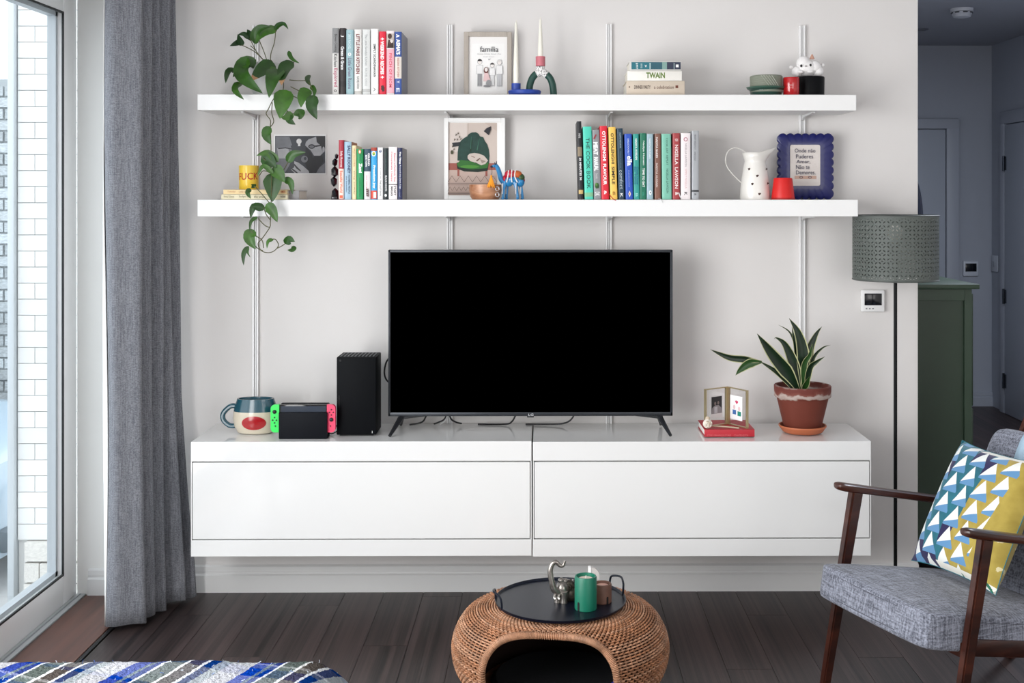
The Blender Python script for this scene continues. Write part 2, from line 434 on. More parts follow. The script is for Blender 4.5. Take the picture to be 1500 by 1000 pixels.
brick_wall(pier, xa, -1.83, YP, zb, 3.1, .222, .0752, .003, brm, proud=.006, thick=.012)
stm = M('d8d5cf', .9, var=.10, vs=14, bump=.8, bs=30, rnd=.08)
brick_wall(pier, xa + .04, -1.83, YP, zb - .288 - .096, zb + .002, .26, .096, .008, stm, 'stone', .03, .008, .05)
MB(M('c3c9cd', .4, metal=.2)).box(xa - .035, xa - .004, YP - .04, YP + .02, GZ, 3.2, bev=.004).build('metal_edge', pier)
YG = 3.6
gb = W(24, 300, YG).x; top = W(10, 116, YG).z
gw = thing('garden_wall', 'pale weathered stone brick boundary wall far outside the glazed door', 'wall', (gb - .6, YG, GZ))
MB(M('a4aaad', .95)).box(gb - 1.3, gb + .25, YG - .004, YG + .3, GZ, top).build('core', gw)
brick_wall(gw, gb - .62, gb + .25, YG, GZ + .02, top, .215, .0752, .012, M('b3b9bc', .9, var=.25, vs=9, bump=.8, bs=30, rnd=.25), 'brick', .02, .006, .03)
# parked car, mostly hidden to the left
cx1 = W(20, 700, 1.75).x
car = thing('parked_car', 'pale blue parked car seen through the glazed door, only its end in view', 'car', (cx1 - 2.0, 2.2, GZ))
prof = [(0, .18), (-.02, .42), (-.08, .62), (-.35, .72), (-1.0, .80), (-1.55, 1.22), (-2.8, 1.25), (-3.5, .88), (-4.05, .80), (-4.15, .4), (-4.1, .18)]
b = MB(M('9fb4c4', .25, coat=.5))
ys = [1.55, 1.60, 1.75, 2.9, 3.05, 3.1]; ins = [.10, .03, 0, 0, .03, .10]
vs = []
for yv, i_ in zip(ys, ins):
    for (xx, zz) in prof: vs.append((cx1 + xx * (1 - i_ * .2) - i_ * .4, yv, GZ + .0 + .18 + (zz - .18) * (1 - i_)))
n = len(prof); fs = [list(range(n)), list(range(6 * n - 1, 5 * n - 1, -1))]
for a in range(5):
    for i in range(n): fs.append([a * n + i, a * n + (i + 1) % n, (a + 1) * n + (i + 1) % n, (a + 1) * n + i])
b.add(vs, fs); b.build('body', car)
b = MB(M('2b3640', .1)); b.add([(cx1 - 1.06, 1.545, GZ + .80), (cx1 - 1.5, 1.565, GZ + 1.12), (cx1 - 2.8, 1.565, GZ + 1.14), (cx1 - 3.3, 1.545, GZ + .82)], [[0, 1, 2, 3]]); b.build('side_window', car)
for xx in (-.8, -3.3):
    for yv in (1.56, 2.92):
        w = MB(M('17181a', .7)); w.add(*(lambda t_: (t_.v, t_.f))(MB().lathe([(0, 0), (.31, 0), (.33, .04), (.33, .16), (.31, .2), (0, .2)], (0, 0, 0), 24)))
        w.v = [Vector((v.x + cx1 + xx, yv - .02 + v.z, v.y + GZ + .335)) for v in w.v]; w.build('wheel', car)
MB(M('5b6871', .5)).box(cx1 - .25, cx1 + .03, 1.62, 3.0, GZ + .2, GZ + .32, bev=.03).build('bumper', car)

# ------------------------------------------------------------------ curtain
curt = thing('curtain', 'floor-length grey linen curtain bunched beside the glazed door', 'curtain', (-1.38, -.2, .012))
plan = [(-1.456, -.395), (-1.425, -.412), (-1.385, -.392), (-1.346, -.372), (-1.352, -.345), (-1.428, -0.330), (-1.362, -.31), (-1.333, -.29), (-1.345, -.272), (-1.423, -0.260), (-1.35, -.24), (-1.315, -.225), (-1.335, -.205), (-1.413, -0.190),
        (-1.33, -.17), (-1.295, -.15), (-1.315, -.13), (-1.398, -0.115), (-1.31, -.10), (-1.279, -.085), (-1.30, -.065)]
curtm = fabric('curtain_linen', '6a6c74', '96989e', 330, bump=.25)
linm = M('f2f2f0', .9, var=.02)
def curtain_mesh(plan, mat, name, k=5):
    P = smooth_path([(a, b_, 0) for a, b_ in plan], k); n = len(P); rows = 40; b = MB(mat); vs = []
    for r in range(rows + 1):
        t = r / rows; z = .012 + 2.415 * t
        for i, p in enumerate(P):
            u = i / (n - 1)
            pull = 1 - .30 * max(0, t - .05) ** .6 * u
            x = -1.43 + (p.x + 1.43) * pull + .006 * math.sin(9 * u + 5 * t) * (1 - t)
            if t < .3: x += (.3 - t) * .13 * u * u
            y = p.y + .006 * math.sin(4 * t + 12 * u)
            vs.append((x + .004 * math.sin(7 * t + 3 * u * 6), y, z + (.006 * math.sin(20 * u) if r == 0 else 0)))
    fs = [[r * n + i, r * n + i + 1, (r + 1) * n + i + 1, (r + 1) * n + i] for r in range(rows) for i in range(n - 1)]
    b.add(vs, fs); o = b.build(name, curt, sharp=80)
    md = o.modifiers.new('t', 'SOLIDIFY'); md.thickness = .0025; return o
curtain_mesh(plan, curtm, 'curtain_fabric')
curtain_mesh([(-1.462, -.390), (-1.474, -.36), (-1.468, -.32), (-1.455, -.27), (-1.45, -.2)], linm, 'lining')
tr = thing('curtain_track', 'white curtain track on the ceiling above the glazed door', 'track', (-1.4, -1.5, CEIL - .03))
MB(whitem).box(-1.42, -1.38, -2.9, -.06, CEIL - .03, CEIL - .001, bev=.004).build('rail', tr)

# ------------------------------------------------------------------ wall rails, brackets, shelves
def rail(px, ytop, ybot, label, w=8.5):
    A = W(px - w / 2, ytop, -.001); B = W(px + w / 2, ybot, -.001)
    t = thing('shelf_rail', label, 'rail', ((A.x + B.x) / 2, -.002, B.z), group='slotted wall rails')
    b = MB(M('f0f0f0', .4))
    w_ = B.x - A.x
    b.box(A.x, B.x, -.003, -.0005, B.z, A.z).box(A.x, A.x + w_ * .28, -.014, -.004, B.z, A.z).box(B.x - w_ * .28, B.x, -.014, -.004, B.z, A.z).box(A.x + w_ * .42, A.x + w_ * .58, -.010, -.004, B.z, A.z)
    b.build('track', t)
    return t
RL = [(375, 38, 617, 'slotted white wall rail behind the trailing plant, the leftmost'), (659, 37, 622, 'slotted white wall rail by the framed prints, second from left'),
      (891.5, 36, 622, 'slotted white wall rail beside the book stack, third from left'), (1174, 38, 622, 'slotted white wall rail above the green snake plant, the rightmost')]
for a in RL: rail(*a)
SF = -.245
def shelf(px0, px1, py0, py1, label):
    A = W(px0, py0, SF); B = W(px1, py1, SF)
    t = thing('wall_shelf', label, 'shelf', ((A.x + B.x) / 2, SF / 2, B.z), group=None)
    MB(whitem).box(A.x, B.x, SF, -.016, B.z, A.z, bev=.0015, seg=1).build('board', t)
    for px, *_ in RL:
        c = W(px, 300, 0).x
        b = MB(M('dedede', .4))
        b.add([(c - .004, -.016, B.z - .001), (c - .004, -.20, B.z - .001), (c - .004, -.20, B.z - .004), (c - .004, -.05, B.z - .010), (c - .004, -.016, B.z - .020),
               (c + .004, -.016, B.z - .001), (c + .004, -.20, B.z - .001), (c + .004, -.20, B.z - .004), (c + .004, -.05, B.z - .010), (c + .004, -.016, B.z - .020)],
              [[0, 1, 2, 3, 4], [9, 8, 7, 6, 5]] + [[i, i + 5, (i + 1) % 5 + 5, (i + 1) % 5] for i in range(5)], 0, False)
        b.build('bracket', t)
    return A.z
Z1 = shelf(289, 1254.5, 138, 162, 'long white wall shelf, the upper of the two')
Z2 = shelf(289, 1257, 292.5, 317, 'long white wall shelf, the lower one above the television')

# ------------------------------------------------------------------ media unit (two cabinets)
UY = -.34
def cabinet(px0, px1, label):
    A = W(px0, 647, UY); B = W(px1, 814, UY); x0, x1, z0, z1 = A.x, B.x, B.z, A.z
    t = thing('wall_cabinet', label, 'cabinet', ((x0 + x1) / 2, UY / 2, z0), group=None)
    zt = W(700, 675, UY).z; zb = W(700, 789, UY).z
    MB(gloss).box(x0, x1, UY, -.0160, zt, z1, bev=.0012, seg=1).build('top_slab', t)
    MB(gloss).box(x0, x1, UY, -.0160, z0, zb - .003, bev=.0012, seg=1).build('bottom_panel', t)
    MB(M('c9c9c9', .4)).box(x0 + .002, x1 - .002, UY + .02, -.0165, zb - .003, zt).build('carcass', t)
    MB(gloss).box(x0, x0 + .003, UY + .001, UY + .02, zb - .003, zt).box(x1 - .003, x1, UY + .001, UY + .02, zb - .003, zt).build('edge_strip', t)
    MB(gloss).box(x0 + .0055, x1 - .0055, UY + .0005, UY + .0195, zb + .001, zt - .0045, bev=.0012, seg=1).build('flap_door', t)
    return z1
ZU = cabinet(279.5, 778.7, 'glossy white wall-hung media cabinet, left half under the game consoles')
cabinet(780.6, 1276, 'glossy white wall-hung media cabinet, right half under the potted plant')

# ------------------------------------------------------------------ television
TY = -.185
A = W(568.5, 366, TY); B = W(985.5, 609, TY)
tv = thing('television', 'large black flat television with dark grey bezel on the white cabinet', 'television', ((A.x + B.x) / 2, TY, ZU))
bez = M('33363b', .35, metal=.6)
b = MB(bez); tb = .0085
b.box(A.x, A.x + tb, TY, TY + .03, B.z, A.z, bev=.002).box(B.x - tb, B.x, TY, TY + .03, B.z, A.z, bev=.002).box(A.x, B.x, TY, TY + .03, A.z - .009, A.z, bev=.002).box(A.x, B.x, TY, TY + .03, B.z, B.z + .014, bev=.002)
b.build('bezel', tv)
MB(M('000000', .6, spec=.0)).box(A.x + tb - .001, B.x - tb + .001, TY + .004, TY + .012, B.z + .013, A.z - .008).build('screen', tv)
MB(M('15161a', .6)).box(A.x + .004, B.x - .004, TY + .0125, TY + .03, B.z + .003, A.z - .003).box(A.x + .12, B.x - .12, TY + .03, TY + .065, B.z + .03, A.z - .15, bev=.01).build('rear_housing', tv)
c = W(777, 608, TY).x
MB(M('1a1b1e', .4)).box(c - .012, c + .012, TY + .001, TY + .02, B.z - .005, B.z + .001, bev=.001).build('logo_tab', tv)
text('LG', M('b8babd', .4), tv, 774, 605.5, 781.5, 609, TY - .0006, off=.02, name='logo')
for sx, cx in ((-1, A.x + .045), (1, B.x - .045)):
    b = MB(M('1e2024', .4))
    ztop = B.z + .002; f = ZU + .0005
    out = sx * .035
    b.tube([(cx - sx * .09, TY + .015, ztop), (cx, TY + .015, ztop - .006)], [.004, .009], 6)
    b.tube([(cx, TY + .015, ztop - .004), (cx + out * .2, TY - .02, ztop - .018), (cx + out * .8, TY - .088, f + .0055)], [.010, .009, .0055], 8)
    b.tube([(cx, TY + .015, ztop - .004), (cx + out * .1, TY + .05, ztop - .018), (cx + out * .4, TY + .115, f + .0055)], [.010, .009, .0055], 8)
    b.build('foot', tv)
# cables behind the television
def cable(pts, r, label, col='17181b'):
    o = MB(M(col, .5)).tube(smooth_path(pts, 6), r, 6).build('cable'); tag(o, label, 'cable'); return o
def cpx(l): return [W(x, y, Y) for x, y, Y in l]
cable(cpx([(660, 590, -.11), (652, 612, -.10), (643, 618, -.09), (636, 620.5, -.06)]), .003, 'black cable under the television, slanting down beside the first rail')
cable(cpx([(655, 592, -.12), (660, 612, -.11), (668, 618, -.09), (676, 620, -.07)]), .003, 'black cable crossing the tangle of cables under the television')
cable(cpx([(664, 590, -.09), (655, 611, -.08), (649, 618, -.07), (645, 621, -.05)]), .003, 'white cable in the tangle under the television', 'e8e8e8')
cable(cpx([(640, 585, -.10), (625, 608, -.09), (618, 618, -.08), (600, 622, -.07)]), .003, 'dark cable under the television nearest its left foot')
cable(cpx([(775, 585, -.10), (757, 606, -.09), (750, 617, -.08), (740, 621, -.06), (700, 621, -.05)]), .003, 'dark cable under the middle of the television')
cable(cpx([(850, 590, -.10), (842, 606, -.09), (833, 617, -.08), (815, 621, -.06), (770, 621, -.05)]), .003, 'dark cable slanting under the right half of the television')
cable(cpx([(574, 520, -.12), (566, 530, -.12), (563, 545, -.12), (566, 556, -.12), (574, 563, -.12)]), .003, 'black cable looping out behind the left edge of the television')

# ------------------------------------------------------------------ books
pagem = M('e9e4d8', .9, var=.05, vs=60)
def book(px0, px1, top, cover, label, bands=(), texts=(), zbase=None, Y=-.222, depth=.155, lean=0.0, side=None, group=None):
    z0 = zbase + .0008; A = W(px0, top, Y); B = W(px1, top, Y); x0, x1, z1 = A.x + .0002, B.x - .0002, A.z
    cm = M(cover, .45) if isinstance(cover, str) else cover
    sm_ = M(side, .6) if side else cm
    t = thing('book', label, 'book', ((x0 + x1) / 2, Y + depth / 2, z0), group=group)
    w = x1 - x0; bt = min(.0022, w * .14)
    b = MB(cm)
    n = 6; pr = []                    # rounded spine
    for i in range(n + 1):
        q = math.pi * i / n; pr.append(((x0 + x1) / 2 - (w / 2) * math.cos(q), Y - .0 + .003 * (1 - math.sin(q))))
    vs = [(x, y, z0) for x, y in pr] + [(x, y, z1) for x, y in pr] + [(x1, Y + .007, z0), (x0, Y + .007, z0), (x1, Y + .007, z1), (x0, Y + .007, z1)]
    m = n + 1
    fs = [[i, i + 1, i + 1 + m, i + m] for i in range(n)] + [list(range(m)) + [2 * m, 2 * m + 1], list(range(m, 2 * m)) + [2 * m + 2, 2 * m + 3]]
    b.add(vs, fs)
    b.box(x0, x0 + bt, Y + .003, Y + depth, z0, z1)
    b.build('cover', t)
    MB(sm_).box(x1 - bt, x1, Y + .003, Y + depth, z0, z1).build('back_board', t)
    MB(pagem).box(x0 + bt, x1 - bt, Y + .008, Y + depth - .004, z0 + .002, z1 - .003).build('pages', t)
    for (ya, yb, c) in bands:
        za = W(px0, ya, Y).z; zb = max(W(px0, yb, Y).z, z0 + .0005)
        v2 = [(x, y - .0004, za) for x, y in pr] + [(x, y - .0004, zb) for x, y in pr]
        MB(M(c, .5)).add(v2, [[i, i + 1, i + 1 + m, i + m] for i in range(n)]).build('spine_panel', t)
    for tx in texts:
        s, ya, yb, fa, fb, c = tx[:6]
        text(s, M(c, .5), t, px0 + (px1 - px0) * fa, ya, px0 + (px1 - px0) * fb, yb, Y - .0009, vert=True, off=(tx[6] if len(tx) > 6 else .012))
    if lean: t.rotation_euler = (0, R(lean), 0); t.location.z += abs(w / 2 * math.sin(R(lean)))
    return t
G1 = 'upright books on the upper shelf'
book(486.6, 496.2, 41, 'dcdad7', 'grey and white hardback with pink lower title, leftmost on the upper shelf', [(41, 78, '8d8d8e')], [('Bowen Cooking', 50, 76, .25, .75, '3a3a3a'), ('Kitchen', 79, 98, .25, .75, '3a3a3a'), ('Explored', 100, 127, .15, .8, 'b04468'), ('o', 131, 135, .25, .7, '333333')], Z1, depth=.17, group=G1)
book(497.4, 506.4, 41, '2a2224', 'dark brown-black book with white title, second from left on the upper shelf', [(119, 127, '1a1517')], [('J', 51, 54, .2, .7, 'e8e8e8'), ('Green & Grace', 68, 102, .2, .75, 'f2f2f2', .03)], Z1, depth=.17, group=G1)
book(507, 517.8, 43.5, '9fc0c6', 'pale blue-green book with white roundel on its spine on the upper shelf', [], [('MARY RACHEL', 48, 72, .3, .65, 'd8e6e8'), ('Little Green Rooms', 85, 130, .25, .75, '6f6480'), ('O', 77, 82, .25, .7, 'f6f6f6', .05)], Z1, depth=.165, group=G1)
book(519, 529.6, 43, 'eceae6', 'white book with dark red capitals LITTLE PARIS KITCHEN', [(133, 137, 'c9c6c0')], [('LITTLE PARIS KITCHEN', 50, 108, .25, .72, '7a2c30', .03), ('RACHEL KHOO', 112, 130, .35, .65, '444444')], Z1, depth=.165, group=G1)
book(530.6, 542, 43, 'dfe1df', 'off-white book with thin grey title on the upper shelf', [(130, 135, 'bfc0be')], [('The Little Swedish Kitchen', 50, 96, .35, .65, '8b8f90', 0), ('RACHEL KHOO', 100, 126, .35, .65, 'a9acac', 0)], Z1, depth=.165, group=G1)
book(543.2, 554.2, 42, 'f2f2f0', 'plain white book with small black capitals SIMPLY SCANDINAVIAN', [], [('SIMPLY SCANDINAVIAN', 64, 113, .35, .65, '1a1a1a', .02), ('A', 128, 134, .35, .65, '999999')], Z1, depth=.17, group=G1)
book(555.2, 565.2, 46, 'e21e3c', 'bright red book with white lettering on the upper shelf', [], [('WEEKEND RECIPES', 60, 109, .22, .72, 'ffffff', .04), ('+', 55, 59, .25, .75, 'ffffff', .03), ('+', 111, 115, .25, .75, 'ffffff', .03), ('#', 125, 134, .3, .8, '3a1418', .08)], Z1, depth=.16, group=G1)
t = book(566, 577.4, 45, 'f0e6e6', 'white and pink book with small brown photo at the top of its spine', [(72, 136, 'efb0bd'), (49, 70.5, 'c9beb6')], [('PINCH OF NOM', 78, 128, .35, .7, 'd8405a')], Z1, depth=.165, group=G1)
art('picture', t, -.2232, [(M('4a3028', .6), ring(571, 53, 3, 4)), (M('3a2620', .6), [(567, 70), (569, 58), (576, 60), (576.5, 70)]), (M('e8ddd6', .6), ring(573.5, 60.5, 2.2, 2.6)), (M('5c3a30', .6), ring(571.5, 63, 1.4, 2))])
book(578.4, 588.2, 46.5, '35539b', 'blue book with cream panel and white capitals, rightmost upright on the upper shelf', [(83, 115, 'e6dcd2')], [("ASMA'S", 57, 80, .2, .8, 'ffffff', .05), ('INDIAN KITCHEN', 85, 113, .35, .65, 'b05a4a'), ('^', 50, 55, .2, .7, 'ffffff', .03), ('Y', 118, 122, .3, .7, 'ffffff'), ('E', 129, 135, .2, .7, 'dfe6f2')], Z1, depth=.185, side='8a8b95', group=G1)
G2 = 'novels on the lower shelf'
book(496, 503.6, 205, 'a82238', 'tall thin red and cream novel beside the black bookend', [(247, 291, 'f2ddd2')], [('Sally Rooney', 221, 245, .25, .75, 'f6e6e6'), ('Beautiful World', 250, 282, .25, .75, 'e0603c', .02), ('I', 286, 290, .2, .8, 'e0603c', .1)], Z2, depth=.13, group=G2)
book(504.2, 514.8, 207.5, '9fbdd2', 'pale blue novel with large navy capitals SALLY ROONEY', [], [('SALLY ROONEY', 213, 254, .45, .85, '1d3560', .03), ('NORMAL PEOPLE', 256, 284, .55, .8, '31506f'), ('the bestseller', 258, 282, .25, .4, '31506f')], Z2, depth=.13, side='b98060', group=G2)
book(515.6, 521.9, 213, 'efdcae', 'slim cream and orange book between the pale blue and green novels', [], [('Where the crawdads', 217, 244, .35, .65, 'c87a35'), ('sing softly', 250, 285, .35, .65, '8a6a3a')], Z2, depth=.13, group=G2)
t = book(522.2, 532, 218, '169152', 'green paperback with white roundel and bold white title', [], [('Zami', 239, 253, .35, .85, 'ffffff', .05), ('A new spelling', 223, 236, .45, .6, '0c4a2c'), ('my name is written here', 260, 288, .35, .6, '0c5a30')], Z2, depth=.125, group=G2)
art('roundel', t, -.2232, [(M('e8792c', .5), ring(527, 222, 2, 3)), (M('f4f4f4', .5), ring(527, 222.3, 1.1, 2))])
book(533.2, 542.6, 218, 'e6e0e2', 'white novel with dark teal upper spine and white capitals', [(218, 251, '2f4a5c')], [('BEAR TOWN', 227, 244, .2, .5, 'f6f6f6', .03), ('GILEAD', 224, 243, .6, .9, 'f6f6f6', .03), ('red rising', 256, 276, .3, .5, 'c86878'), ('##', 276, 288, .3, .8, '5a3c3c', .04)], Z2, depth=.125, group=G2)
t = book(543.4, 552, 216, '2ea3df', 'sky blue paperback with red foot and white lettering', [(279, 291, 'e2452f'), (216, 221, 'a83c28')], [('Freedom joy', 242, 276, .3, .75, 'ffffff', .04)], Z2, depth=.125, group=G2)
art('badge', t, -.2234, [(M('f2f2f2', .5), ring(547.5, 225, 3.4, 4)), (M('58a838', .5), ring(547.5, 225, 2, 2.6)), (M('f0c030', .5), ring(547.8, 224, 1, 1.3))])
art('foot_panel', t, -.2234, [(M('f2e8e0', .5), rect(547, 281, 551, 290))])
t = book(553, 561, 216, 'f3f3f3', 'thin white paperback with small navy roundel at the top', [], [('a quiet life', 246, 262, .45, .6, '444444'), ('THE LAST DAYS', 264, 287, .4, .65, '303030')], Z2, depth=.125, group=G2)
art('roundel', t, -.2232, [(M('2a3a6a', .5), ring(557, 221.5, 1.8, 2)), (M('e8e8f2', .5), ring(557, 221, .8, .8))])
t = book(561.4, 569, 217, '0f1f24', 'black and dark teal novel between two white ones', [], [('ON THE WAY', 222, 250, .4, .65, '1f5048'), ('BLACK ROOTS', 257, 280, .35, .7, 'e0e0e0', .02)], Z2, depth=.125, group=G2)
art('roundel', t, -.2232, [(M('f2f2f2', .5), ring(565, 286, 1.7, 2))])
book(569.2, 581.8, 215, 'f4eeee', 'thick white novel with red handwriting-like title lines', [(269.6, 270.8, '2a2020')], [('Eleanor is Perfectly Fine', 224, 266, .55, .8, 'd8707c'), ('Completely Happy', 222, 266, .25, .45, 'c83c50'), ('MARIAN', 273, 287, .25, .5, '2a2020', .02), ('START', 272, 286, .6, .85, '2a2020')], Z2, depth=.13, group=G2)
book(582.6, 589.3, 216.5, '1c2450', 'navy book with white title, last of the novels on the lower shelf', [], [('The Thing', 222, 240, .3, .7, 'ffffff', .05), ('Around the Dark Edge', 241, 277, .35, .7, 'dde0ee', .02), ('a novel', 279, 288, .35, .6, '8890b8')], Z2, depth=.14, side='8e8c8e', group=G2)
G3 = 'cookbooks on the lower shelf'
LN = -1.55
book(848, 854.7, 177.5, '0c1018', 'tallest black cookbook with gold foot, leftmost of the cookbooks', [(278, 284, 'c3a86a'), (215, 229, '8a7a62')], [('TASTE', 195, 202, .3, .7, 'dddddd'), ('30 MINUTES 30', 231, 264, .3, .75, 'f4f4f4', .03)], Z2, depth=.18, lean=LN, group=G3)
book(856.5, 869.3, 185.5, '49cdb4', 'turquoise cookbook with black capitals THE COOK BOOK', [(282, 288, '7ab88e')], [('THE COOK BOOK', 202, 276, .3, .72, '10221f', .0)], Z2, depth=.175, lean=LN, group=G3)
t = book(870.2, 880.8, 190, '8b8c90', 'grey cookbook with chunky white title and green herb on its spine', [], [('MEAT', 208, 227, .12, .72, 'f6f6f6', .07), ('MANUAL', 230, 250, .12, .72, 'f6f6f6', .07), ('book', 254, 262, .3, .65, 'c8c8c8'), ('DK', 281, 287, .15, .8, 'e8e8e8', .02)], Z2, depth=.17, lean=LN, group=G3)
art('herb_picture', t, -.2233, [(M('2c5a22', .6), ring(875, 272, 3.2, 4.5, 7)), (M('5a8a3a', .6), ring(874, 270, 1.6, 2.4, 5)), (M('1a3a16', .6), ring(876.5, 274, 1.4, 2, 5)), (M('9c2430', .6), [(871.5, 203), (873, 204), (876.5, 197.5), (875, 196.5)])])
book(881.3, 892.2, 184.5, 'd8152f', 'red cookbook with white capitals OTTOLENGHI FLAVOUR', [], [('OTTOLENGHI', 192, 236, .3, .75, 'ffffff', .03), ('FLAVOUR', 240, 271, .3, .75, 'ffffff', .03), ('&', 279, 285, .35, .7, 'ffffff')], Z2, depth=.18, lean=LN, group=G3)
book(894, 904.6, 186, 'f3c65c', 'yellow cookbook with dark capitals OTTOLENGHI SIMPLE', [], [('OTTOLENGHI', 195, 240, .3, .7, '2a1c14', .02), ('SIMPLE', 244, 270, .3, .7, '2a1c14', .02), ('g', 280, 286, .35, .7, 'a8782c')], Z2, depth=.18, lean=LN, group=G3)
book(906.2, 915, 188, '16384c', 'dark petrol blue cookbook with large outlined word comfort', [], [('JOHN WHAITE', 194, 217, .35, .65, '9fb6c2'), ('home cooking', 222, 246, .42, .58, '6a8898'), ('comfort', 249, 277, .25, .85, 'b9c6ce', -.004), ('K', 283, 289, .3, .7, 'e8e8e8', .03)], Z2, depth=.175, lean=LN, group=G3)
t = book(916.6, 927.4, 196, '1d4fb8', 'royal blue cookbook with white script ella', [], [('DELICIOUSLY', 203, 227, .4, .6, 'dbe4f8'), ('ella', 228, 243, .3, .95, 'ffffff', .03), ('the plant based cookbook', 249, 274, .42, .56, 'c2d0f0')], Z2, depth=.165, lean=-1.2, group=G3)
art('emblem', t, -.2233, [(M('ece2cc', .5), [(920.6, 284), (922.4, 279), (924.4, 284), (922.4, 289)]), (M('c87a4a', .5), ring(922.5, 284, .9, 1.6))])
book(928.6, 937, 196, '2a9c92', 'teal cookbook with blue handwritten words below white capitals', [], [('NADIYA HUSSAIN', 203, 234, .35, .7, 'f0f6f4', .03), ('Cook Once', 244, 270, .5, .85, '10608c', .02), ('Eat Twice', 244, 270, .1, .42, '10608c', .02), ('B', 283, 288, .3, .7, '9ad8d0')], Z2, depth=.165, lean=-.8, group=G3)
book(937.4, 946.8, 195, '057055', 'dark green cookbook with white words TIME TO EAT', [], [('Nadiya Hussain', 206, 242, .4, .72, 'e6f2ec', .02), ('TIME TO EAT', 246, 274, .38, .72, 'f4f8f6', .03), ('n', 282, 286, .35, .65, '3aa088')], Z2, depth=.165, group=G3)
t = book(947.4, 957, 196, '9db8c2', 'pale grey-blue cookbook with white roundel at its foot', [], [('NADIYA HUSSAIN', 203, 232, .35, .6, 'f0f4f6', .01), ('British Food', 238, 268, .3, .5, 'b8c6c2')], Z2, depth=.165, group=G3)
art('roundel', t, -.2232, [(M('eef2f4', .5), ring(952.7, 282, 2, 3.4)), (M('5a6a72', .5), ring(952.7, 282, .8, 1.3))])
book(959, 968.2, 195.5, '7d5446', 'brown cookbook titled NADIYA BAKES in white', [], [('NADIYA BAKES', 201, 231, .2, .5, 'f4ece8', .02), ('NADIYA HUSSAIN', 239, 274, .2, .48, 'e8dcd6', .01)], Z2, depth=.165, group=G3)
book(970, 984, 196, '7cc0aa', 'mint green cookbook titled COOK EAT REPEAT', [], [('COOK, EAT, REPEAT', 202, 242, .42, .66, '2c5c50', 0), ('NIGELLA LAWSON', 247, 283, .45, .68, '2c5c50', 0)], Z2, depth=.165, lean=-.6, group=G3)
book(985.4, 996, 195, 'a63c40', 'brick red cookbook with large white name NIGELLA LAWSON', [], [('HOW', 203, 207, .3, .75, 'f6e8e6'), ('NIGELLA', 212, 241, .3, .75, 'f6e8e6', .02), ('LAWSON', 245, 276, .3, .75, 'f6e8e6', .02), ('&', 281, 286, .35, .75, 'f6e8e6', .02)], Z2, depth=.165, group=G3)
t = book(997.4, 1011.6, 195, 'efe7e8', 'thick white cookbook with pink ring above a grey title', [], [('NIGELLA LAWSON', 210, 244, .42, .62, '9a8f92', 0), ('SIMPLY NIGELLA', 247, 276, .42, .62, 'd8b0b2', 0), ('K', 281, 286, .35, .65, '5a5356', .02)], Z2, depth=.17, group=G3)
art('ring_emblem', t, -.2232, [(M('b87484', .5), ring(1004.4, 204, 3, 3)), (M('efe4e6', .5), ring(1004.4, 204, 1.9, 1.9))])
book(1013.4, 1024, 191.5, 'a8abaf', 'grey cookbook with thin dark title, rightmost of the cookbooks', [(278, 281, '3a3c40')], [('FEAST NIGHTLY', 197, 219, .35, .55, '55585c', 0), ('AND DAILY', 222, 236, .35, .55, '55585c', 0), ('g', 283, 286, .35, .6, '55585c')], Z2, depth=.17, group=G3)
# ribbons
for (p, lab_, c_) in (([(892, 284, -.224), (897, 290, -.24), (902, 293.5, -.252)], 'small red ribbon bookmark hanging below the yellow cookbook', 'c8202c'), ([(994, 282, -.224), (997, 289, -.238), (999, 291.5, -.246)], 'white ribbon bookmark by the brick red cookbook', 'ededed'), ([(965, 291, -.23), (968, 291.6, -.25), (971, 297, -.25)], 'white ribbon bookmark hanging over the shelf edge below the brown cookbook', 'ededed')):
    tag(MB(M(c_, .5)).tube(smooth_path(cpx(p), 4), .0022, 6, flat=.3).build('ribbon_bookmark'), lab_, 'bookmark')
# flat stacks
def flatbook(px0, px1, py0, py1, Y, depth, cover, label, texts=(), z0=None, pages='e9e4d8', cat='book', group=None, layers=None):
    A = W(px0, py0, Y); B = W(px1, py1, Y); zb = B.z if z0 is None else z0; zt = A.z
    t = thing('book', label, 'book', ((A.x + B.x) / 2, Y + depth / 2, zb), group=group); cm = M(cover, .5, var=.03, vs=40)
    bt = .0022
    MB(cm).box(A.x, B.x, Y + .002, Y + depth, zb, zb + bt).box(A.x, B.x, Y + .002, Y + depth, zt - bt, zt).box(A.x, B.x, Y, Y + .005, zb, zt, bev=.0018).build('cover', t)
    MB(M(pages, .9)).box(A.x + .003, B.x - .003, Y + .006, Y + depth - .003, zb + bt, zt - bt).build('pages', t)
    for s, x0, x1, y0, y1, c, *o in texts: text(s, M(c, .5), t, x0, y0, x1, y1, Y - .0006, off=(o[0] if o else .01))
    if layers: art('spine_panel', t, Y - .0004, layers)
    return zt + .0004
GS = 'books lying flat on the upper shelf'
z = flatbook(917.5, 1003, 118.5, 137, -.215, .19, 'cdbfae', 'beige book lying flat, bottom of the stack on the upper shelf', [('DINNER PARTY', 929, 953, 125, 130, '3a2218', .01), ('a celebration', 958, 987, 125, 130, '5a3626', 0), ('o', 921, 923, 126, 129, '5a3626')], Z1 + .0005, group=GS, layers=[(M('6a3626', .5), rect(989.5, 125, 993.5, 129))])
z = flatbook(919, 999, 104, 118, -.212, .17, 'eeebe4', 'off-white book with green word TWAIN, middle of the flat stack', [('TWAIN', 946.5, 974, 106, 114.5, '5a7a10', .03)], z, group=GS)
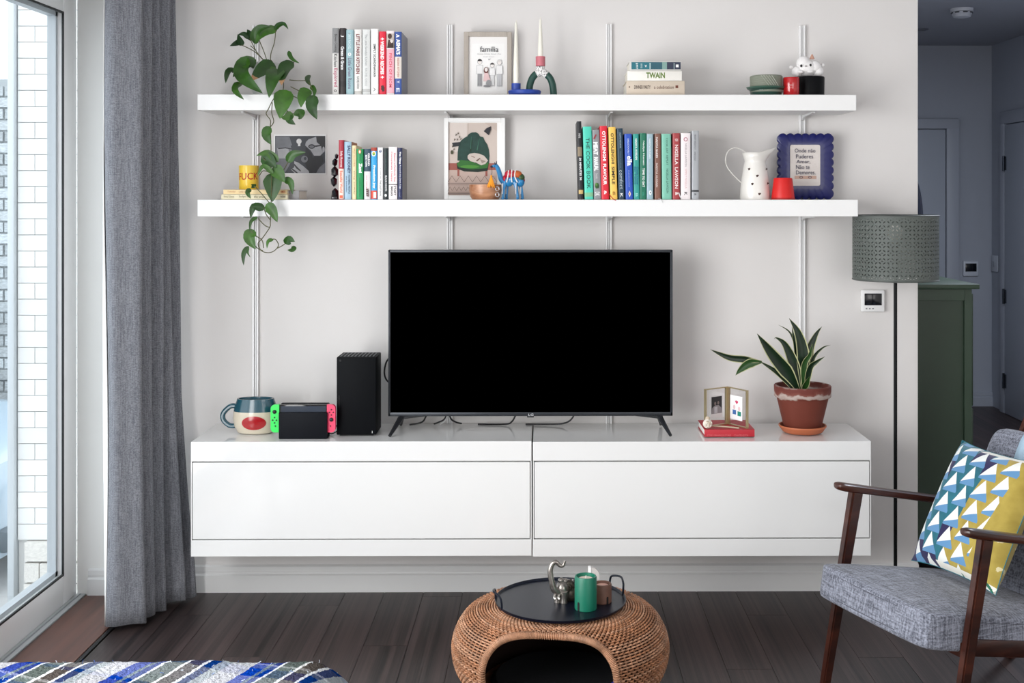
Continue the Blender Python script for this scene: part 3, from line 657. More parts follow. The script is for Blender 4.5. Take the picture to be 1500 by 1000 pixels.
tl = [(M('1f6f7c', .5), rect(925, 91, 997, 101.5)), (M('2a5a68', .5), rect(953, 91, 972, 101.5)), (M('7fa29a', .5), rect(970, 91, 977, 101.5)), (M('2a3248', .5), rect(977, 91, 997, 101.5)), (M('f2f2f2', .5), rect(990, 94.5, 994, 98.5)), (M('b8d0d0', .5), rect(951.5, 92, 953, 101)), (M('b8d0d0', .5), rect(987, 92, 987.8, 101))]
flatbook(922, 998, 89.5, 103.5, -.208, .15, 'cfcdc8', 'book with blurred teal landscape spine, top of the flat stack', [('THE', 931.5, 934.5, 92, 101, 'eaf4f4', .02), ('EDITOR', 938.5, 941, 93, 100, 'cfe4e4'), ('W', 944.5, 947.5, 95, 98.5, 'f4f4f4', .03), ('AN', 958, 961.5, 95, 98.5, 'f4f4f4', .03)], z, group=GS, layers=tl)
GT = 'books lying flat under the yellow mug'
z = flatbook(324, 421.5, 284.5, 291, -.235, .14, 'dcd3b4', 'cream book lying flat on the lower shelf, bottom of the stack under the mug', [('Hotel Silence', 328, 343, 286, 289.5, '8a8258', 0), ('Sculpts Kid', 350, 367, 286, 290, '6a6238', 0), ('the artist', 372, 388, 286, 290, '6a6238', 0), ('notes', 411, 418, 286, 289.5, '5a4e38')], Z2 + .0004, group=GT)
flatbook(327, 421, 277.5, 284, -.233, .135, 'e8cf9c', 'peach book lying flat directly under the yellow mug', [('Tuesday', 333, 345, 279, 282.5, 'c08a5a', 0), ('Little words', 350, 366, 279, 282.5, 'b8885a', 0), ('AMBER', 411, 418, 279, 282.5, 'd06a3a', .01)], z, group=GT)
ztop = W(327, 277.5, -.233).z + .0005
flatbook(422.5, 438, 279, 291, -.20, .15, '9b9a9c', 'small grey notebook behind the plant at the end of the flat stack', [], Z2 + .0004)

# ------------------------------------------------------------------ black bookend figure
c0 = W(490.5, 291, -.19)
b = MB(M('0d0f16', .25, coat=.4))
for (px, py, r) in ((491, 283, 5.6), (489, 266, 5.2), (490.5, 252, 5.6), (490.5, 238, 4.4), (493, 229, 3)):
    p = W(px, py, -.185); rr = r / 420
    bm = bmesh.new(); bmesh.ops.create_icosphere(bm, subdivisions=1, radius=rr)
    for v in bm.verts: v.co = Vector((v.co.x, v.co.y * 1.6, v.co.z * 1.55)) * random.uniform(.9, 1.1) + p
    bm.verts.index_update(); b.add([v.co for v in bm.verts], [[v.index for v in f.verts] for f in bm.faces], 0, False); bm.free()
q = W(486.5, 288, -.21)
b.box(W(486.5, 0, -.185).x, W(495.6, 0, -.185).x, -.21, -.13, Z2 + .0006, Z2 + .012, bev=.003)
tag(b.build('bookend'), 'black faceted bookend figure propping the novels on the lower shelf', 'bookend')

# ------------------------------------------------------------------ frames on the shelves
def frame(px0, px1, py0, zb, Y, fw, fm, label, layers, thick=.022, name='picture_frame', texts=(), glassy=True):
    A = W(px0, py0, Y); x1 = W(px1, py0, Y).x; x0, z1 = A.x, A.z; z0 = zb + .0006
    t = thing(name, label, 'picture frame', ((x0 + x1) / 2, Y + thick / 2, z0))
    MB(fm).box(x0, x0 + fw, Y, Y + thick, z0, z1, bev=.0015, seg=1).box(x1 - fw, x1, Y, Y + thick, z0, z1, bev=.0015, seg=1).box(x0 + fw - .0005, x1 - fw + .0005, Y, Y + thick, z1 - fw, z1, bev=.0015, seg=1).box(x0 + fw - .0005, x1 - fw + .0005, Y, Y + thick, z0, z0 + fw, bev=.0015, seg=1).build('frame', t)
    MB(M('f2f0ee', .8)).box(x0 + fw * .6, x1 - fw * .6, Y + .010, Y + .0135, z0 + fw * .6, z1 - fw * .6).build('mount', t)
    MB(M('9a8a78', .8)).box(x0 + fw * .5, x1 - fw * .5, Y + .014, Y + thick - .001, z0 + fw * .5, z1 - fw * .5).build('backing', t)
    art('print', t, Y + .0094, layers)
    for s, a, b_, c, d, col, *o in texts: text(s, M(col, .6), t, a, b_, c, d, Y + .0050, off=(o[0] if o else 0))
    return t
ink = M('4a4a4c', .7); lg = M('cfcfd0', .8); paper = M('f5f4f2', .8); skin = M('efe8e4', .8); gr = M('9a9a9c', .8); inkl = M('b4b4b6', .8)
fY = -.06
L = [(paper, rect(691, 64, 739, 134))]
def fig(cx, top, h, trousers, hair, wide=4.6, skirt=None):
    r = h * .095
    out = [(inkl, ring(cx, top + r, r * .85 + .5, r + .5)), (skin, ring(cx, top + r, r * .8, r))]
    if hair: out += [(hair, ring(cx, top + r * .8, r * .9, r * .8, 10, 0, 180))]
    out += [(inkl, [(cx - wide - .4, top + 2 * r + 1), (cx + wide + .4, top + 2 * r + 1), (cx + wide + .9, top + h * .55), (cx - wide - .9, top + h * .55)]),
            (M('f0efee', .8), [(cx - wide, top + 2 * r + 1.4), (cx + wide, top + 2 * r + 1.4), (cx + wide + .3, top + h * .54), (cx - wide - .3, top + h * .54)]),
            (inkl, [(cx - wide * .8, top + h * .53), (cx + wide * .8, top + h * .53), (cx + wide * .85, top + h), (cx - wide * .85, top + h)]),
            (trousers, [(cx - wide * .7, top + h * .54), (cx + wide * .7, top + h * .54), (cx + wide * .75, top + h * .97), (cx + .4, top + h * .97), (cx, top + h * .6), (cx - .4, top + h * .97), (cx - wide * .75, top + h * .97)])]
    return out
L += fig(702.8, 86.5, 40, gr, M('3a3636', .8), 4.2) + fig(721, 92, 34, M('e2e2e2', .8), M('4a4444', .8), 3.6) + fig(731.5, 87.5, 39, M('c6c6c8', .8), M('d8d4d0', .8), 4.2)
L += [(M('6a3a34', .8), ring(712, 103, 3.4, 5)), (skin, ring(712.2, 102, 2.3, 3)), (M('e6c6c6', .8), [(709.5, 107), (715, 107), (719, 119), (708, 119)]), (gr, ring(716, 122, 4, 5.5)), (M('8a8a8c', .8), ring(713, 126, 5, 1.6)), (M('9a9a9c', .8), ring(716.3, 87, 1, 1.2))]
fam = frame(679.5, 749.5, 46.5, Z1, fY, .0165, wood('a39a90', 'bdb4aa', .6, 12, 'Z'), 'light wood frame with a drawn family print and the word familia', L,
            texts=[('familia', 703, 68, 730, 76, '3a3a3c', 0), ('Antonio, Daniela, Samuel e Ana', 699, 78.2, 734, 80, '8a8a8c'), ('desde sempre', 708, 82.4, 724, 84, '8a8a8c'), ])
# cat in armchair print
fY2 = -.045
wl = M('cdbfb6', .8); dg = M('1f4038', .7, var=.2, vs=60); mg = M('2f6a2c', .7); ct = M('c9bdb4', .8); rs = M('9a5a50', .8); rug = M('c2aca2', .8); ln = M('6a5a54', .8)
def zig(y0, y1, x0, x1, n, m, t=.5):
    out = []; st = (x1 - x0) / n
    for i in range(n):
        xa, xb, xc = x0 + i * st, x0 + (i + .5) * st, x0 + (i + 1) * st
        out += [(m, [(xa, y1), (xb, y0), (xb, y0 + 2 * t), (xa + t, y1 + t)]), (m, [(xb, y0), (xc, y1), (xc - t, y1 + t), (xb, y0 + 2 * t)])]
    return out
arm = [(670, 235), (670.5, 222), (672, 212), (675, 206), (680, 202), (684, 199.5), (687, 196), (691, 194), (697, 193.5), (701, 196), (703, 199.5), (708, 201), (710, 206), (714, 212), (716, 219), (717, 228), (716, 240)]
L = [(wl, rect(656, 180, 728, 286)), (M('d8cdc6', .8), [(656, 180), (685, 180), (685, 205), (670, 222), (656, 225)]), (M('c4b4aa', .8), [(710, 180), (728, 180), (728, 192)]), (rs, rect(656, 239, 728, 249)), (rug, rect(656, 249, 728, 286)),
     (rs, rect(670, 249, 673, 258)), (rs, rect(711, 249, 714, 258)), (dg, arm), (M('14281f', .7), [(669, 238), (716, 238), (714, 250), (700, 252), (680, 251), (670, 247)]),
     (mg, [(669, 240), (675, 234), (690, 236), (702, 241), (716, 238), (714, 246), (692, 248), (672, 245)]), (M('4a8a34', .7), ring(688, 244, 14, 2.2)),
     (M('16301f', .7), [(688, 222), (691, 205), (692, 205), (690, 222)]), (M('3a6a58', .7), [(698, 220), (702, 203), (702.6, 203), (699.5, 220)]), (M('3a6a58', .7), [(689, 218), (690, 200), (690.7, 200), (690, 218)]),
     (ct, [(685, 228), (688, 225), (695, 224), (702, 225), (709, 228), (715, 235), (711, 240), (705, 242), (697, 238), (689, 236), (685, 232)]), (M('6a5048', .8), [(697, 235), (703, 231), (704, 232), (699, 236.5)]), (M('8a7068', .8), [(690, 228), (696, 230), (695, 231), (690, 229)]), (M('9a8a82', .8), [(703, 233), (712, 236), (706, 239)]),
     (M('2a2a30', .7), [(708.5, 192), (713, 187.5), (719, 185), (719, 190), (716, 198)]),
     (M('2a2c30', .7), [(662, 209), (674, 208), (673, 214), (664, 215)]), (M('4a4a34', .7), ring(662, 223, 2, 3)), (M('c7b6ac', .8), rect(684, 181, 684.5, 200))]
for (x, y) in ((668, 197), (671, 195), (673, 200), (666, 204), (670, 204), (675, 203), (665, 218), (663, 214)): L.append((M('4a3a24', .7), [(x - 1, y + 2), (x, y - 2), (x + 1.2, y + 1)]))
L += zig(257, 266, 656, 728, 6, ln, .45) + zig(273, 279, 656, 728, 11, ln, .4) + [(ln, rect(656, 268, 728, 268.6)), (ln, rect(656, 270.5, 728, 271)), (ln, rect(656, 281, 728, 281.6)), (M('7a6a64', .8), rect(656, 283, 728, 284.5))]
L = [(m, [(x, max(y, 180)) for x, y in p]) for m, p in L]
frame(650.5, 740, 172.5, Z2, fY2, .0155, M('f4f4f3', .4), 'white frame with a print of a cat asleep in a green armchair', L)
# blue scalloped frame
bY = -.07
A = W(1139, 195, bY); B = W(1222, 290, bY)
bf = thing('scalloped_frame', 'cobalt blue scalloped frame with a cross-stitched Portuguese text', 'picture frame', ((A.x + B.x) / 2, bY, Z2 + .0006))
x0, x1, z0, z1 = A.x, B.x, Z2 + .0006, A.z
def side_pts(n, amp):
    pts = []
    def run(a, b_, nn, nx, nz):
        for i in range(nn * 6):
            t_ = i / (nn * 6); bulge = amp * abs(math.sin(t_ * nn * math.pi)) ** .6
            pts.append((a[0] + (b_[0] - a[0]) * t_ + nx * bulge, a[1] + (b_[1] - a[1]) * t_ + nz * bulge))
    run((x0 + amp, z0 + amp), (x1 - amp, z0 + amp), 7, 0, -1); run((x1 - amp, z0 + amp), (x1 - amp, z1 - amp), 8, 1, 0)
    run((x1 - amp, z1 - amp), (x0 + amp, z1 - amp), 7, 0, 1); run((x0 + amp, z1 - amp), (x0 + amp, z0 + amp), 8, -1, 0)
    return pts
out = side_pts(0, .007); n = len(out)
cx_, cz_ = (x0 + x1) / 2, (z0 + z1) / 2
A2 = W(1157, 212, bY); B2 = W(1201.5, 272, bY)
inner = []
for (x, z) in out:          # project the outline onto the opening's rectangle
    d = Vector((x - cx_, z - cz_)); hx = (B2.x - A2.x) / 2; hz = (A2.z - B2.z) / 2; k = min(hx / max(abs(d.x), 1e-6), hz / max(abs(d.y), 1e-6)); k = min(k, 1)
    inner.append(((A2.x + B2.x) / 2 + d.x * k, (A2.z + B2.z) / 2 + d.y * k))
mid = []
for (x, z) in out:
    d = Vector((x - cx_, z - cz_)); k = min(((x1 - x0) / 2 - .014) / max(abs(d.x), 1e-6), ((z1 - z0) / 2 - .014) / max(abs(d.y), 1e-6)); mid.append((cx_ + d.x * k, cz_ + d.y * k))
b = MB(M('08105c', .35, coat=.2))
vs = [(x, bY + .006, z) for x, z in out] + [(x, bY - .0006, z) for x, z in mid] + [(x, bY, z) for x, z in inner] + [(x, bY + .018, z) for x, z in out]
fs = [[i, (i + 1) % n, (i + 1) % n + n, i + n] for i in range(n)] + [[i + n, (i + 1) % n + n, (i + 1) % n + 2 * n, i + 2 * n] for i in range(n)] + [[i, (i + 1) % n, (i + 1) % n + 3 * n, i + 3 * n] for i in range(n)] + [[i + 3 * n for i in range(n)]]
b.add(vs, fs); b.build('frame', bf, sharp=60)
def rrect(x0, y0, x1, y1, r):
    return [(x1 - r + r * math.cos(R(a)), y0 + r - r * math.sin(R(a))) for a in (0, 30, 60, 90)] + [(x0 + r + r * math.cos(R(a)), y0 + r - r * math.sin(R(a))) for a in (90, 120, 150, 180)] + [(x0 + r + r * math.cos(R(a)), y1 - r - r * math.sin(R(a))) for a in (180, 210, 240, 270)] + [(x1 - r + r * math.cos(R(a)), y1 - r - r * math.sin(R(a))) for a in (270, 300, 330, 360)]
cl = M('d9d2cd', .9, bump=.3, bs=600)
art('embroidery_panel', bf, bY - .0012, [(cl, rrect(1157.5, 212, 1201.5, 272, 2.5)), (M('c8a898', .9), rect(1164, 257.5, 1196, 262)), (M('8a7470', .9), ring(1173.5, 259.6, 3, 2)), (M('8a7470', .9), ring(1186.5, 259.6, 3, 2)), (M('d9c8c0', .9), ring(1173.5, 259.6, 1, .8)), (M('d9c8c0', .9), ring(1186.5, 259.6, 1, .8))])
for s, a, y, b_ in (('Onde não', 1164, 217.5, 1194.5), ('Puderes', 1166, 226, 1191), ('Amar,', 1166.5, 234, 1187), ('Não te', 1166, 241.5, 1186), ('Demores.', 1166, 249.5, 1194.5)):
    text(s, M('4b4a5c', .9), bf, a, y, b_, y + 6, bY - .0042, off=.002)
# black and white photo print on the wall
pY = -.0015
A = W(402.5, 198, pY); B = W(477, 254, pY)
ph = thing('photo_print', 'black and white photo print of two embracing faces on the wall behind the plant', 'photo', ((A.x + B.x) / 2, pY, B.z))
MB(M('ececec', .6)).box(A.x - .003, B.x + .003, pY - .0015, pY, B.z - .003, A.z + .003).build('paper', ph)
k1, k2, k3, k4, k5 = M('15161c', .5), M('6e7076', .6, var=.15, vs=40), M('a2a3a7', .6, var=.12, vs=40), M('2c3038', .5), M('d6d6d6', .6)
art('image', ph, pY - .0018, [(k4, rect(403, 199, 476.5, 253.5)), (k2, [(404, 200), (424, 200), (428, 213), (430, 222), (427, 236), (421, 247), (417, 253.5), (404, 253.5)]), (k3, [(406, 217), (422, 217), (424, 224), (419, 232), (408, 232)]),
    (k1, [(407, 217), (418, 215.8), (428, 217.5), (428, 219), (418, 217.3), (408, 218.3)]), (k4, [(426, 213), (440, 214), (438, 230), (428, 222)]), (k5, ring(438, 207, 3.8, 4)), (k5, rect(436.5, 209, 440, 214)),
    (k1, [(448, 215), (456, 224), (460, 236), (466, 244), (464, 253.5), (452, 253.5), (446, 236)]), (k3, [(448, 208), (452, 204), (464, 200), (466, 210), (471, 214), (473, 224), (466, 231), (460, 228), (455, 220), (447, 213)]),
    (k1, [(463, 199), (476.5, 199), (476.5, 219), (472, 221), (470, 213), (464, 208)]), (k1, ring(456.5, 214.5, 5, 3.4)), (k2, ring(456.5, 214.7, 3.4, 2)), (k1, [(461, 213), (476, 211.5), (476, 213), (462, 215.2)]), (k3, ring(474, 219, 1.8, 4.5)),
    (k1, [(460, 228), (472, 228), (474, 236), (466, 248), (456, 240)]), (k2, [(463, 253.5), (468, 245), (476.5, 238), (476.5, 253.5)]), (k2, ring(446, 233, 5, 5)), (k4, ring(447, 232, 2, 2.4)),
    (k3, [(431, 236), (437, 238), (444, 243), (452, 250), (453, 253.5), (432, 253.5), (426, 248), (431, 245)]), (k1, [(431, 239.5), (437, 246), (441, 250), (440, 251), (434, 246.5), (430.5, 241.5)]), (k1, [(427, 246), (433, 250), (437, 253.5), (434, 253.5), (427, 248)])], .00012)

# ------------------------------------------------------------------ upper shelf objects
# blue dish candle holder + candle
def on(px, py, z):  # point standing on plane z at the pixel
    return WZ(px, py, z)
def candle(base, top, r0, r1, label):
    o = MB(M('efece0', .35, var=.02), M('e8e2d0', .6)).lathe([(0, 0), (r0, 0), (r0, .01), (r0 * .97 + r1 * .03, (top - base.z) * .3), (r1, top - base.z - .006), (r1 * .4, top - base.z - .001), (0, top - base.z)], base, 20).tube([base + Vector((0, 0, top - base.z - .001)), base + Vector((.001, 0, top - base.z + .005))], .0007, 5, 1).build('taper_candle')
    return tag(o, label, 'candle')
yb = -.17
c = W(768.5, 130, yb); s_ = 4.205 / 1750
ch = thing('candle_holder', 'cobalt blue dish candle holder with a short cup, beside the family print', 'candle holder', (c.x, yb, Z1 + .0006))
bl = M('24439c', .45, bump=.1)
MB(bl).lathe([(0, 0), (.046, 0), (.0555, .006), (.0585, .016), (.055, .020), (.046, .014), (0, .012)], (c.x, yb, Z1 + .0006), 40).build('dish', ch)
p = W(756, 120, yb)
MB(bl).lathe([(0, 0), (.016, 0), (.0162, .032), (.0105, .032), (.0105, .012), (0, .012)], (p.x, yb - .0, Z1 + .013), 28).build('cup', ch)
candle(Vector((p.x, yb, Z1 + .0256)), W(755, 32, yb).z, .0100, .0042, 'tall off-white taper candle standing in the blue holder')
# green arch candle holder
ya_ = -.15; c = W(795, 136, ya_)
ah = thing('arch_candle_holder', 'green arch-shaped ceramic candle holder with speckled band and pink cup', 'candle holder', (c.x, ya_, Z1 + .0006))
pts = [(775.5, 137), (776, 126), (779, 116), (785, 108.5), (792, 106), (799, 108), (806, 115), (809.5, 125), (811, 137)]
P = smooth_path([W(x, y, ya_) for x, y in pts], 5); P[0].z = P[-1].z = Z1 + .001
MB(M('17433a', .5, bump=.15)).tube(P, .0122, 16).build('arch', ah)
spk = bpy.data.materials.new('speckle'); spk.use_nodes = True; nt = spk.node_tree; v = nt.nodes.new('ShaderNodeTexVoronoi'); v.inputs['Scale'].default_value = 260
r = nt.nodes.new('ShaderNodeValToRGB'); r.color_ramp.interpolation = 'CONSTANT'; r.color_ramp.elements[0].color = lin('1c1c20'); r.color_ramp.elements[1].position = .38; r.color_ramp.elements[1].color = lin('eceae8')
tc = nt.nodes.new('ShaderNodeTexCoord'); nt.links.new(tc.outputs['Object'], v.inputs[0]); nt.links.new(v.outputs[0], r.inputs[0]); nt.links.new(r.outputs[0], nt.nodes['Principled BSDF'].inputs['Base Color'])
P2 = [W(x, y, ya_) for x, y in ((785.5, 108.6), (789, 106.8), (793, 106), (797, 107), (801, 109.5))]
zc = W(792, 106, ya_).z
MB(spk).tube(smooth_path(P2, 4), .0140, 16).lathe([(0, 0), (.0155, 0), (.0162, .010), (.0160, .016), (0, .016)], (W(791.5, 0, ya_).x, ya_, zc + .004), 24).build('speckled_band', ah)
xb = W(791.7, 0, ya_).x; zc2 = W(792, 97, ya_).z
MB(M('c7707a', .5)).lathe([(0, 0), (.0165, 0), (.0170, .034), (.0110, .034), (.0110, .014), (0, .014)], (xb, ya_, zc2), 28).build('cup', ah)
candle(Vector((xb, ya_, zc2 + .0146)), W(791, 27, ya_).z, .0095, .0035, 'off-white taper candle standing in the pink cup of the green arch')
# green dish and ribbed bowl
yv = -.17; c = W(1122, 130, yv)
t = thing('green_dish', 'dark green glazed dish under the ribbed grey bowl on the upper shelf', 'dish', (c.x, yv, Z1 + .0006))
MB(M('1d4035', .3, coat=.4)).lathe([(0, 0), (.050, 0), (.054, .004), (.057, .020), (.066, .026), (.068, .031), (.060, .032), (.052, .024), (.048, .010), (0, .008)], (c.x, yv, Z1 + .0006), 40).build('bowl', t)
MB(M('3b5a4c', .35)).lathe([(.066, .0262), (.0690, .0315), (.061, .0328), (.060, .0318), (.0665, .0305)], (c.x, yv, Z1 + .0006), 40).build('rim', t)
prof = [(0, 0), (.050, 0)]
zz = .001
while zz < .056: prof += [(.0575, zz), (.0568, zz + .0018)]; zz += .0036
prof += [(.056, .058), (.0535, .060), (.051, .058), (.049, .010), (0, .008)]
o = MB(M('7f8476', .6)); o.lathe(prof, (c.x + .001, yv, Z1 + .0126), 44)
q = Vector((c.x + .001, yv, Z1 + .0126))
t = thing('ribbed_bowl', 'grey-green ribbed ceramic bowl with incised diagonal lines, standing in the green dish', 'bowl', q)
o.build('bowl', t, sharp=25)
g = MB(M('c8c9bd', .6))
for k in range(5):
    a0 = R(-118 + k * 9); P = []
    for i in range(9):
        u = i / 8; a = a0 + u * R(33); P.append(q + Vector((.0583 * math.cos(a), .0583 * math.sin(a), .057 - .045 * u)))
    g.tube(P, .0006 if k < 4 else .0009, 4)
g.build('incised_lines', t)
# red candle jar
yv = -.19; c = W(1159, 130, yv)
t = thing('candle_jar', 'small red glass candle jar in front of the black pot on the upper shelf', 'candle', (c.x, yv, Z1 + .0006))
MB(M('b3161c', .15, coat=.5)).lathe([(0, 0), (.026, 0), (.028, .003), (.0285, .060), (.0275, .064), (.0255, .064), (.0245, .010), (0, .008)], (c.x, yv, Z1 + .0006), 32).build('jar', t)
MB(M('7a1014', .5)).lathe([(0, .048), (.0243, .048), (0, .0485)], (c.x, yv, Z1 + .0006), 24).build('wax', t)
text('BERRY', M('e8a0a0', .5), t, 1156, 123.5, 1163, 126, yv - .0292, off=.0)
text('& fig', M('e8a0a0', .5), t, 1157, 127.5, 1161, 129.5, yv - .0292, off=.0)
# black pot + white figurine
yv = -.13; c = W(1187, 130, yv)
t = thing('black_pot', 'wide matt black pot on the upper shelf at its right end', 'pot', (c.x, yv, Z1 + .0006))
MB(M('050609', .5, spec=.15)).lathe([(0, 0), (.046, 0), (.049, .003), (.050, .068), (.048, .072), (.044, .072), (.043, .062), (0, .062)], (c.x, yv, Z1 + .0006), 40).build('body', t)
MB(M('0b0c10', .6)).lathe([(0, .0621), (.043, .0621), (0, .064)], (c.x, yv, Z1 + .0006), 30).build('lid', t)
zb = Z1 + .0656; fx = c.x - .006
t = thing('white_figurine', 'rounded white animal figurine with black eyes sitting on the black pot', 'figurine', (fx, yv, zb))
wm = M('f1efee', .5)
def P3(px, py, Y=-.15): return W(px, py, Y)
b = MB(wm).ell(P3(1182, 100, yv), (.040, .030, .030)).ell(P3(1177, 93, yv), (.026, .025, .027)).ell(P3(1192, 99, yv), (.028, .026, .026)).ell(P3(1168, 105, yv), (.020, .024, .020)).ell(P3(1198, 105, yv), (.020, .024, .020))
b.v = [Vector((v.x, v.y, max(v.z, zb))) for v in b.v]; b.build('body', t)
MB(wm).ell(P3(1159, 98.5, yv), (.007, .006, .006)).build('ear', t); MB(wm).ell(P3(1205.5, 95, yv), (.006, .005, .006)).build('ear', t)
MB(wm).ell(P3(1187, 105, yv - .026), (.012, .008, .006)).ell(P3(1173, 105.5, yv - .026), (.010, .008, .006)).build('paws', t)
for px, py in ((1173.6, 96.3), (1187.3, 95.5)): MB(M('121214', .2)).ell(P3(px, py, yv - .0275), (.0040, .003, .0052), n=12).build('eye', t)
MB(M('8a8482', .4)).ell(P3(1180.6, 96.8, yv - .0305), (.0045, .002, .0022), n=12).build('muzzle', t)
MB(M('c99a86', .4)).lathe([(.009, 0), (.008, .004), (.002, .017), (0, .0175)], P3(1189.5, 86.5, yv), 16).build('cone_hat', t)

# ------------------------------------------------------------------ lower shelf objects
yv = -.165; c = W(364.5, 270, yv)
t = thing('yellow_mug', 'yellow mug with red handwritten lettering standing on the flat books', 'mug', (c.x, yv, ztop))
MB(M('edc843', .3, coat=.3)).lathe([(0, 0), (.032, 0), (.034, .003), (.0342, .081), (.0335, .084), (.031, .084), (.0305, .01), (0, .008)], (c.x, yv, ztop), 36).build('body', t)
MB(M('edc843', .3)).tube(smooth_path([(c.x, yv + .033, ztop + .065), (c.x + .002, yv + .056, ztop + .058), (c.x + .002, yv + .056, ztop + .028), (c.x, yv + .033, ztop + .018)], 5), .0045, 8).build('handle', t)
vs, fs = textmesh('FUCK', .012); a0 = min(v.x for v in vs); a1 = max(v.x for v in vs)
ot = []
for v in vs:
    u = (v.x - a0) / (a1 - a0); a = R(-90 + (u - .5) * 128 + 10); ot.append((c.x + .0347 * math.cos(a), yv + .0347 * math.sin(a), ztop + .033 + v.y * .034 + u * .003))
MB(M('b5281e', .5)).add(ot, fs, 0, False).build('lettering', t)
# wooden bowl
yv = -.16; c = W(711, 285, yv); z0 = Z2 + .0006
t = thing('wooden_bowl', 'turned brown wooden bowl with two steel rings below the cat print', 'bowl', (c.x, yv, z0))
MB(wood('8f5a3c', 'c59370', .35, 14, 'X')).lathe([(0, 0), (.046, 0), (.053, .010), (.0575, .032), (.057, .052), (.0545, .053), (.052, .035), (.044, .010), (0, .008)], (c.x, yv, z0), 40).build('bowl', t)
for py in (276.5, 285):
    p = W(728.5, py, yv - .052); n_ = []
    for i in range(20): n_.append(p + Vector((.0062 * math.cos(i * math.pi / 10), .003 * math.cos(i * math.pi / 10) * -.0, .0072 * math.sin(i * math.pi / 10))))
    MB(M('e6e6e6', .2, metal=.9)).tube(n_, .0016, 6, closed=True).build('ring', t)
# camel figurine
yv = -.175
blu = M('1c7cb4', .3, coat=.4); red = M('b51f34', .35); grn = M('35502c', .4); org = M('c6602c', .4); wht = M('e8e6e4', .4)
cc = W(752, 270, yv)
cm = thing('camel_figurine', 'colourful painted camel figurine with blue neck and red hump, beside the wooden bowl', 'figurine', (cc.x, yv, z0))
b = MB(blu).ell(W(752, 263, yv), (.032, .018, .018)).ell(W(745, 266, yv), (.018, .017, .018)).ell(W(762, 266, yv), (.016, .016, .019)); b.build('body', cm)
b = MB(red, grn, org, wht).ell(W(748, 255.5, yv), (.022, .020, .017), 0).ell(W(757, 256, yv), (.020, .019, .016), 2).ell(W(763, 260, yv), (.014, .018, .014), 1).ell(W(739.5, 262, yv), (.008, .012, .014), 0)
b.build('saddle_cloth', cm)
b = MB(wht, red)
for i, px in enumerate((745, 750, 755)): b.tube(smooth_path([W(px, 249.5 if i != 1 else 248.5, yv - .012), W(px - 1, 258, yv - .020), W(px - 3 + i * 3, 267, yv - .019)], 4), .0022, 6, i % 2 and 0 or 0)
b.ell(W(767, 264, yv), (.005, .008, .008), 1, 10); b.build('trappings', cm)
neck = smooth_path([W(739, 268, yv), W(734, 262, yv), (W(731.5, 253, yv)), W(728.5, 245, yv), W(726, 242, yv)], 5)
k = len(neck); MB(blu).tube(neck, [.010 - .0035 * i / k for i in range(k)], 10).build('neck', cm)
MB(M('2c3648', .4), blu).ell(W(724, 243, yv), (.009, .006, .0055), 1, 12).ell(W(720.5, 244, yv), (.006, .005, .004), 0, 12).tube([W(726.5, 241, yv), W(727.5, 236, yv)], [.0035, .0012], 6, 0).tube([W(725, 241.5, yv), W(724.5, 237.5, yv)], [.003, .001], 6, 0).build('head', cm)
MB(M('2c2c30', .5)).tube([W(720.5, 246, yv), W(720.8, 252, yv - .012), W(719.8, 259, yv - .018)], .0008, 5).build('string', cm)
b = MB(M('ef9a1c', .7)); p = W(719.6, 258, yv - .048)
b.ell(p, (.0035, .0035, .0045), 0, 10)
for i in range(16):
    a = i * 2 * math.pi / 16; b.tube([p, p + Vector((.009 * math.cos(a) * (1 + .2 * (i % 3)), .005 * math.sin(a), -.028 - .004 * (i % 3))), p + Vector((.012 * math.cos(a), .006 * math.sin(a), -.036 - .004 * (i % 2)))], [.0022, .0024, .0014], 5)
b.tube([W(719.8, 259, yv - .018), p], .0008, 5); b.build('tassel', cm)
for i, (px, dy) in enumerate(((737.5, -.010), (742.5, .008), (757, -.010), (764, .006))):
    x_ = W(px, 280, yv + dy); foot = WZ(px + (-1 if i < 2 else 1.5), 291, z0); f = Vector((W(px + (1.5 if i > 1 else -.5), 290, yv + dy).x, yv + dy, z0 + .005))
    MB(blu, wht).tube([W(px + (3 if i == 0 else 0 if i < 2 else -3), 266, yv + dy), W(px, 278, yv + dy), f], [.008, .0052, .0048], 8).ell(f + Vector((-.001, 0, -.001)), (.0062, .006, .004), 0, 10).tube([W(px - 1, 268, yv + dy - .0065), W(px - 1.4, 284, yv + dy - .0056)], .0014, 5, 1).build('leg', cm)
# enamel jug
yv = -.15; c = W(1106, 285, yv); jx = c.x
jm = M('e9e6e0', .3, coat=.4)
jug = thing('enamel_jug', 'cream enamel jug with bee motifs on the lower shelf', 'jug', (jx, yv, z0))
H = W(1106, 222, yv).z - z0; sc = 4.225 / 1750
prof = [(.052, 0), (.0525, .003), (.050, .04), (.046, .075), (.0405, .112), (.036, .130), (.0355, .134), (.0365, .140), (.040, .152), (.044, H)]
b = MB(jm); n = 40; vs = []
for (r, z) in [(0, 0)] + prof: 
    for j in range(n):
        a = 2 * math.pi * j / n; cx2 = math.cos(a); ry = r; rx = r; zz = z; ex = 0
        if z > .134:
            t_ = (z - .134) / (H - .134); sp = max(0, cx2) ** 4; ex = .030 * sp * t_ ** 1.3; zz = z + .018 * max(0, cx2) ** 2 * t_ - .004 * t_
        vs.append((jx + rx * cx2 + ex, yv + ry * math.sin(a) * (1 - .25 * max(0, cx2) * (z > .15)), z0 + zz))
m = len(prof) + 1
fs = [[i * n + j, i * n + (j + 1) % n, (i + 1) * n + (j + 1) % n, (i + 1) * n + j] for i in range(m - 1) for j in range(n)]
b.add(vs, fs); o = b.build('body', jug, sharp=50); md = o.modifiers.new('s', 'SOLIDIFY'); md.thickness = .0015
